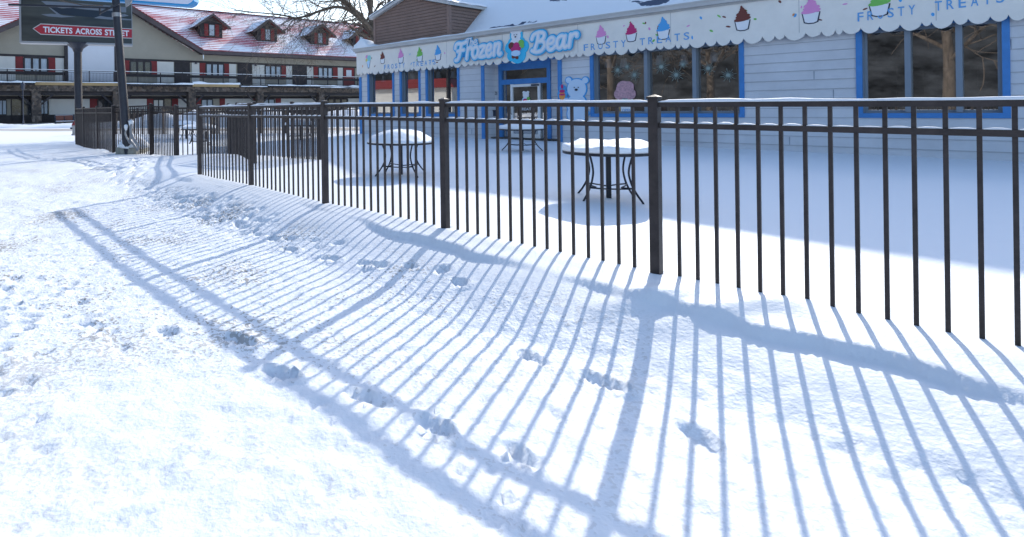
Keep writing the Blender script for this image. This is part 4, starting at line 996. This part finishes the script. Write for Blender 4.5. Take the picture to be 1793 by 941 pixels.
bletters("TICKETS", (75.5, 56.5), (127, 59), 9.6); bletters("ACROSS", (132, 59.2), (178.5, 61.3), 9.6); bletters("STREET", (183.5, 61.6), (226, 63.5), 9.6)

# ------------------------------------------------------------------ leaning sign pole with the shop's big sign on top
LY_ = 15.2; pb_ = at(222, 251, LY_); pt_ = at(203.5, 8, LY_)
LS = thing('leaning_sign_pole', 'leaning dark round sign pole carrying a blue-edged sign, set in a concrete block', 'sign pole', loc=(pb_.x, pb_.y, 0))
lp = lambda px, py, dy=0: at(px, py, LY_ + dy) - Vector((pb_.x, pb_.y, 0))
A_, B_ = lp(222.5, 256), lp(203.5, 10); dr_ = (B_ - A_).normalized()
mk('pole', MB().tube([A_ - dr_*.4, A_.lerp(B_, .5), B_ + dr_*2.2], [.118, .108, .092], 24), M['pole'], LS)
mk('pole_clamp', MB().tube([lp(204.2, 30), lp(203.8, 23)], .116, 20), M['silver'], LS)
a = lp(225, 268); g0 = a.z
cbm = MB(); 
cbm.add([(a.x + x, a.y + y, g0 + z) for x, y, z in ((-.31,-.12,-.2),(.26,-.12,-.2),(.31,.75,-.2),(-.28,.75,-.2),(-.30,-.10,.15),(.25,-.10,.135),(.30,.72,.15),(-.27,.72,.15))],
        [(0,3,2,1),(4,5,6,7),(0,1,5,4),(1,2,6,5),(2,3,7,6),(3,0,4,7)])
mk('concrete_base', cbm, M['concrete'], LS)
def wob(a_, r, z): return (1 + .12*math.sin(3*a_+1), .03*math.sin(2*a_) * (r > .05))
mk('snow_cap', MB().lathe([(.40, .0), (.38, .08), (.31, .17), (.2, .25), (.12, .29)], (a.x, a.y + .3, g0 + .12), 24, wob), M['snowcap'], LS, smooth=True)
cd = MB(); cd.tube(smooth_path([lp(222, 226, -.2), lp(219.5, 234, -.2), lp(224, 245, -.2), lp(228, 252, -.25)], 4), .028, 8)
cd.tube(smooth_path([lp(225.5, 213, -.1), lp(230, 212, -.15), lp(229, 230, -.2), lp(233, 242, -.25), lp(240, 252, -.3), lp(243, 262, -.3)], 4), .04, 8)
cd.tube(smooth_path([lp(230, 232, -.2), lp(228.5, 245, -.2), lp(236, 256, -.25), lp(242, 265, -.3)], 4), .03, 8)
mk('cable_conduit', cd, M['silver'], LS, label='pale snow-dusted cable conduits looping at the pole foot')
sn = MB(); sn.lathe([(.02, -.10), (.05, -.02), (.045, .04), (.01, .06)], lp(220.5, 222, -.22), 10); sn.lathe([(.02, -.25), (.06, -.05), (.07, .02), (.02, .06)], lp(229.5, 214, -.15), 12)
mk('snow_clump', sn, M['snowcap'], LS, smooth=True)
# sign cabinet above, long thin arm, floodlight
SF = Frame(0, 0, 1, .30)
sgm = MB(); c0 = lp(120, -32, .2); 
def cab(px, py, y=0): return lp(px, py, y)
def slab(pts, y0, y1):
    m_ = MB(); n = len(pts); f = [cab(*p, y0) for p in pts]; b = [q_ + Vector((.05, y1 - y0, 0)) for q_ in f]
    m_.add(f + b, [tuple(range(n-1, -1, -1)), tuple(range(n, 2*n))] + [(i, (i+1)%n, (i+1)%n+n, i+n) for i in range(n)]); return m_
def rnd_sign(inset):
    i = inset
    return [(40+i, -90+i), (330, -90+i), (339.5-i, -80), (339.5-i, 2-i*.4), (336-i, 7-i*.8), (328-i*.5, 11-i), (318, 10.6-i), (230, 4-i*1.0), (185, 1-i), (40+i, -9-i)]
mk('sign_cabinet', slab(rnd_sign(0), .30, .62), M['signblue'], LS)
mk('sign_face', slab(rnd_sign(3.6), .285, .31), M['signface'], LS)
am = MB(); am.bar(lp(15, 8.5, -.3), lp(190, 14, -.3), .035, .05); am.bar(lp(176, 22.5, -.3), lp(209, 6, -.2), .05); am.bar(lp(174.5, 12, -.3), lp(175, 26, -.3), .04)
mk('lamp_arm', am, M['pole'], LS)
fl = MB(); fl.add([tuple(lp(x, y, d)) for x, y, d in ((218, -4, -.5), (229, -3, -.5), (228, 6, -.5), (220, 13, -.5), (221, -5, -.2), (233, -4, -.2), (231, 6, -.2), (223, 12, -.2))],
                 [(0,1,2,3), (4,7,6,5), (0,4,5,1), (1,5,6,2), (2,6,7,3), (3,7,4,0)])
mk('floodlight', fl, M['silver'], LS)

# ------------------------------------------------------------------ bench, street lamp and hydrant
q_ = MOTEL.hit(97.5, 212, -1.6)[0]; q2 = MOTEL.hit(131, 212, -1.6)[0]
BN = thing('park_bench', 'red-brown slatted bench on the snowy pavement before the inn', 'bench', M=MOTEL.M @ Matrix.Translation((q_, -1.6, 0)))
Lb = q2 - q_; z0 = mz(115, 213.5, -1.6)
sb = MB(); bk = MB()
for k in range(4): sb.box(.1, Lb - .1, k*.13, k*.13 + .11, z0, z0 + .04)
for k in range(4): bk.box(.1, Lb - .1, .56, .6, z0 + .12 + k*.13, z0 + .23 + k*.13)
mk('seat', sb, M['bench'], BN); mk('backrest', bk, M['bench'], BN)
for x in (.02, Lb/2, Lb - .02): mk('leg', MB().box(x - .04, x + .04, .0, .62, -.1, z0).box(x - .04, x + .04, .56, .64, z0, z0 + .62).box(x - .04, x + .04, -.02, .58, z0 + .22, z0 + .27), M['ink'], BN)
mk('snow_cap', MB().box(.05, Lb - .05, .53, .63, z0 + .65, z0 + .68).box(.05, Lb-.05, .0, .5, z0+.042, z0+.09), M['snowcap'], BN)
p = on_ground(41, 222, .05)
SLm = thing('lamp_post', 'thin dark lamp post in the snow before the inn at far left', 'lamp post', loc=(p.x, p.y, .0))
hh = at(41, 158, p.y).z
mk('pole', MB().tube([(0,0,-.2), (0,0,.5), (0,0,.52), (0,0,hh)], [.07,.07,.04,.035], 10), M['ink'], SLm)
mk('lantern', MB().lathe([(.04, 0), (.12, .08), (.16, .45), (.19, .47), (.04, .62), (.01, .7)], (0,0,hh), 8), M['ink'], SLm)
p2 = on_ground(281, 232, .05)
p = on_ground(130.5, 236, .03)
HY = thing('fire_hydrant', 'small grey fire hydrant with red cap at the left end of the dark fence', 'hydrant', loc=(p.x, p.y, .0))
mk('barrel', MB().lathe([(.14, -.1), (.14, .06), (.1, .08), (.1, .42), (.13, .44), (.13, .48)], n=16), M['silver'], HY); mk('bonnet', MB().lathe([(.12, .48), (.11, .56), (.06, .63), (.03, .65), (.03, .70)], n=16), M['hyd'], HY)
for s_ in (-1, 1): mk('outlet', MB().tube([(s_*.08, 0, .34), (s_*.19, 0, .34)], .05, 12), M['ink'], HY)

# ------------------------------------------------------------------ trees
def twig_tree(name_label, trunk_base, limbs, seed, depth=3, dens=1.0, spread=1.0, group=None, name='bare_tree', minr=.006):
    """limbs: list of (points, r0, r1) in world space; twigs grow from them"""
    rr = random.Random(seed); T = thing(name, name_label, 'tree', loc=trunk_base, group=group); O = Vector(trunk_base)
    tk = MB(); br = MB(); thin = .68
    def grow(p, d, r, L, lev):
        n = 5; pts = [p]; rad = [r]; q_ = p.copy(); dd = d.copy()
        for i in range(n):
            dd = (dd + Vector((rr.gauss(0, .16), rr.gauss(0, .16), rr.gauss(.0, .13)))).normalized(); q_ = q_ + dd * L / n
            pts.append(q_.copy()); rad.append(max(minr, r * (1 - .75 * (i + 1) / n)))
        br.tube([v - O for v in pts], rad, 4 if lev < 2 else 3, cap=False)
        if lev > 0:
            for i in range(1, n + 1):
                for _ in range(rr.choice((1, 1, 2))):
                    if rr.random() > dens: continue
                    ax = Vector((rr.gauss(0, 1), rr.gauss(0, 1), rr.gauss(0, .8))).normalized(); nd = (dd * .9 + ax * .8 * spread).normalized()
                    grow(pts[i], nd, max(minr, rad[i] * .62), L * rr.uniform(.45, .7), lev - 1)
    for k, (pts, r0, r1) in enumerate(limbs):
        P = [Vector(p) for p in pts]; P = [Vector(v) for v in smooth_path([tuple(p) for p in P], 4)]; n = len(P)
        rad = [thin * (r0 + (r1 - r0) * i / (n - 1)) for i in range(n)]
        (tk if k == 0 else br).tube([v - O for v in P], rad, 10 if r0 > .1 else 7)
        for i in range(2 if k else n//2, n):
            for _ in range(2 if k else 1):
                if rr.random() > .62 * dens + .2: continue
                d = (P[min(i+1, n-1)] - P[i-1]).normalized(); ax = Vector((rr.gauss(0, 1), rr.gauss(0, .8), rr.gauss(0, 1))).normalized()
                grow(P[i], (d * .8 + ax * .9).normalized(), max(minr, rad[i] * .42), rr.uniform(1.6, 3.2) * spread, depth - 1)
    mk('trunk', tk, M['bark'], T, smooth=True); mk('branches', br, M['bark'], T)
    return T
TY = 34.0
def tp(px, py, dy=0): return tuple(at(px, py, TY + dy))
tb = at(705, 200, TY); tb = (tb.x, TY, 0)
twig_tree('large bare tree with arching limbs rising behind the brown gable', tb,
    [([(tb[0], TY, -.2), (tb[0]-.1, TY, 2.0), tp(690, 120), tp(668, 84), tp(652, 60)], .46, .30),
     ([tp(662, 74), tp(645, 48, -.3), tp(625, 25, -.5), tp(600, 2, -.7), tp(575, -18, -1), tp(540, -40, -1)], .27, .14),
     ([tp(655, 64), tp(640, 38, .3), tp(616, 14, .5), tp(598, -8, .6), tp(585, -40, .7)], .22, .12),
     ([tp(632, 36, -.4), tp(612, 19, -.8), tp(590, 12.5, -1.2), tp(562, 19, -1.6), tp(540, 27, -1.8), tp(518, 32, -2), tp(500, 28, -2.2), tp(478, 25, -2.4), tp(445, 22, -2.8), tp(410, 18, -3.2)], .155, .03),
     ([tp(518, 32, -2), tp(508, 42, -2.1), tp(497, 58, -2.2)], .05, .02),
     ([tp(560, 20, -1.6), tp(556, 34, -1.7), tp(553, 46, -1.9)], .04, .015),
     ([tp(660, 72), tp(672, 40, .5), tp(680, 10, 1), tp(686, -30, 1.4)], .22, .12),
     ([tp(640, 42), tp(652, 10, .4), tp(648, -20, .8)], .12, .06),
     ([tp(600, 2, -.7), tp(560, -5, -1.2), tp(520, -4, -1.6), tp(470, -12, -2)], .09, .03),
     ([tp(652, 60), tp(645, -10), tp(625, -90, -.5), tp(600, -160, -1), tp(585, -230, -1)], .24, .07),
     ([tp(645, -10), tp(690, -80, .5), tp(720, -150, .6), tp(740, -230, .6)], .16, .05),
     ([tp(640, -30), tp(580, -80, -1), tp(530, -120, -2), tp(480, -170, -2.5)], .14, .04),
     ([tp(625, -90, -.5), tp(660, -140, -1.4), tp(680, -200, -2)], .10, .04),
     ([tp(690, -80, .5), tp(760, -110, .4), tp(810, -160, .2)], .09, .03),
     ([tp(480, 25, -2.4), tp(462, 10, -2.6), tp(445, -8, -2.9)], .035, .012)],
    12, depth=3, dens=.66, minr=.0055)
# trees off to the left and behind, which the shop windows mirror
def simple_bare(x, y, h, seed, lab):
    tb = (x, y, 0); r5 = random.Random(seed); L = [([(x, y, -.3), (x+.1, y, h*.25), (x, y+.1, h*.5), (x+.2, y, h*.8)], .035*h, .012*h)]
    for k in range(9):
        a = k * 2.4; z = h * (.25 + .06*k); rr_ = h * .38
        L.append(([(x, y, z), (x + math.cos(a)*rr_*.5, y + math.sin(a)*rr_*.5, z + h*.14), (x + math.cos(a)*rr_, y + math.sin(a)*rr_, z + h*.22)], .013*h, .004*h))
    twig_tree(lab, tb, L, seed, depth=2, dens=.9, spread=1.3, minr=.02)
simple_bare(-14, 6, 11, 3, 'bare street tree left of the path, mirrored in the shop windows')
simple_bare(-13, 12, 12, 14, 'thick bare tree close to the path at left, mirrored in the large shop window')
simple_bare(-22, 13, 13, 4, 'taller bare street tree farther down the left kerb, mirrored in the windows')
simple_bare(-9, -3, 12, 8, 'bare tree behind the path nearest the viewer, mirrored in the windows')
hm = MB(); n = 60; vs = []
for i in range(n + 1):
    a = math.pi * .78 + math.pi * .62 * i / n
    for k, (rr_, hz_) in enumerate(((70, 0), (90, .45), (120, 1.0), (160, .9))):
        h = hz_ * (26 + 16 * float(fbm(np.array(i * .2), np.array(k * .4), .9, 95, 4))); vs.append((rr_*math.cos(a), 5 + rr_*math.sin(a), h))
hm.add(vs, [(i*4+k, (i+1)*4+k, (i+1)*4+k+1, i*4+k+1) for i in range(n) for k in range(3)])
mk('wooded_hill', hm, M['hill'], kind='structure', smooth=True)
RB = Frame(-40, 30, .25, -.97)
rbt = thing('red_roofed_shop', 'white shop with a red mansard roof left of the street, mirrored in the shop windows', 'building', M=RB.M)
mk('wall', MB().box(-6, 10, 0, 8, 0, 3.4), M['panel'], rbt)
mk('mansard', MB().add([(-6.4,-.6,3.2),(10.4,-.6,3.2),(9.6,.3,3.9),(-5.6,.3,3.9),(-5.6,8,3.9),(9.6,8,3.9),(10.4,8.6,3),(-6.4,8.6,3)], [(0,1,2,3),(3,2,5,4),(1,6,5,2),(0,3,4,7),(4,5,6,7),(0,7,6,1)]), M['red'], rbt)
for x in (-5, -1.5, 2, 5.5): mk('window', MB().box(x, x + 2.6, -.06, -.001, .8, 2.5), M['glassdark'], rbt)
mk('sign_board', MB().box(-1, 5, -.75, -.62, 2.7, 3.5), M['white'], rbt)
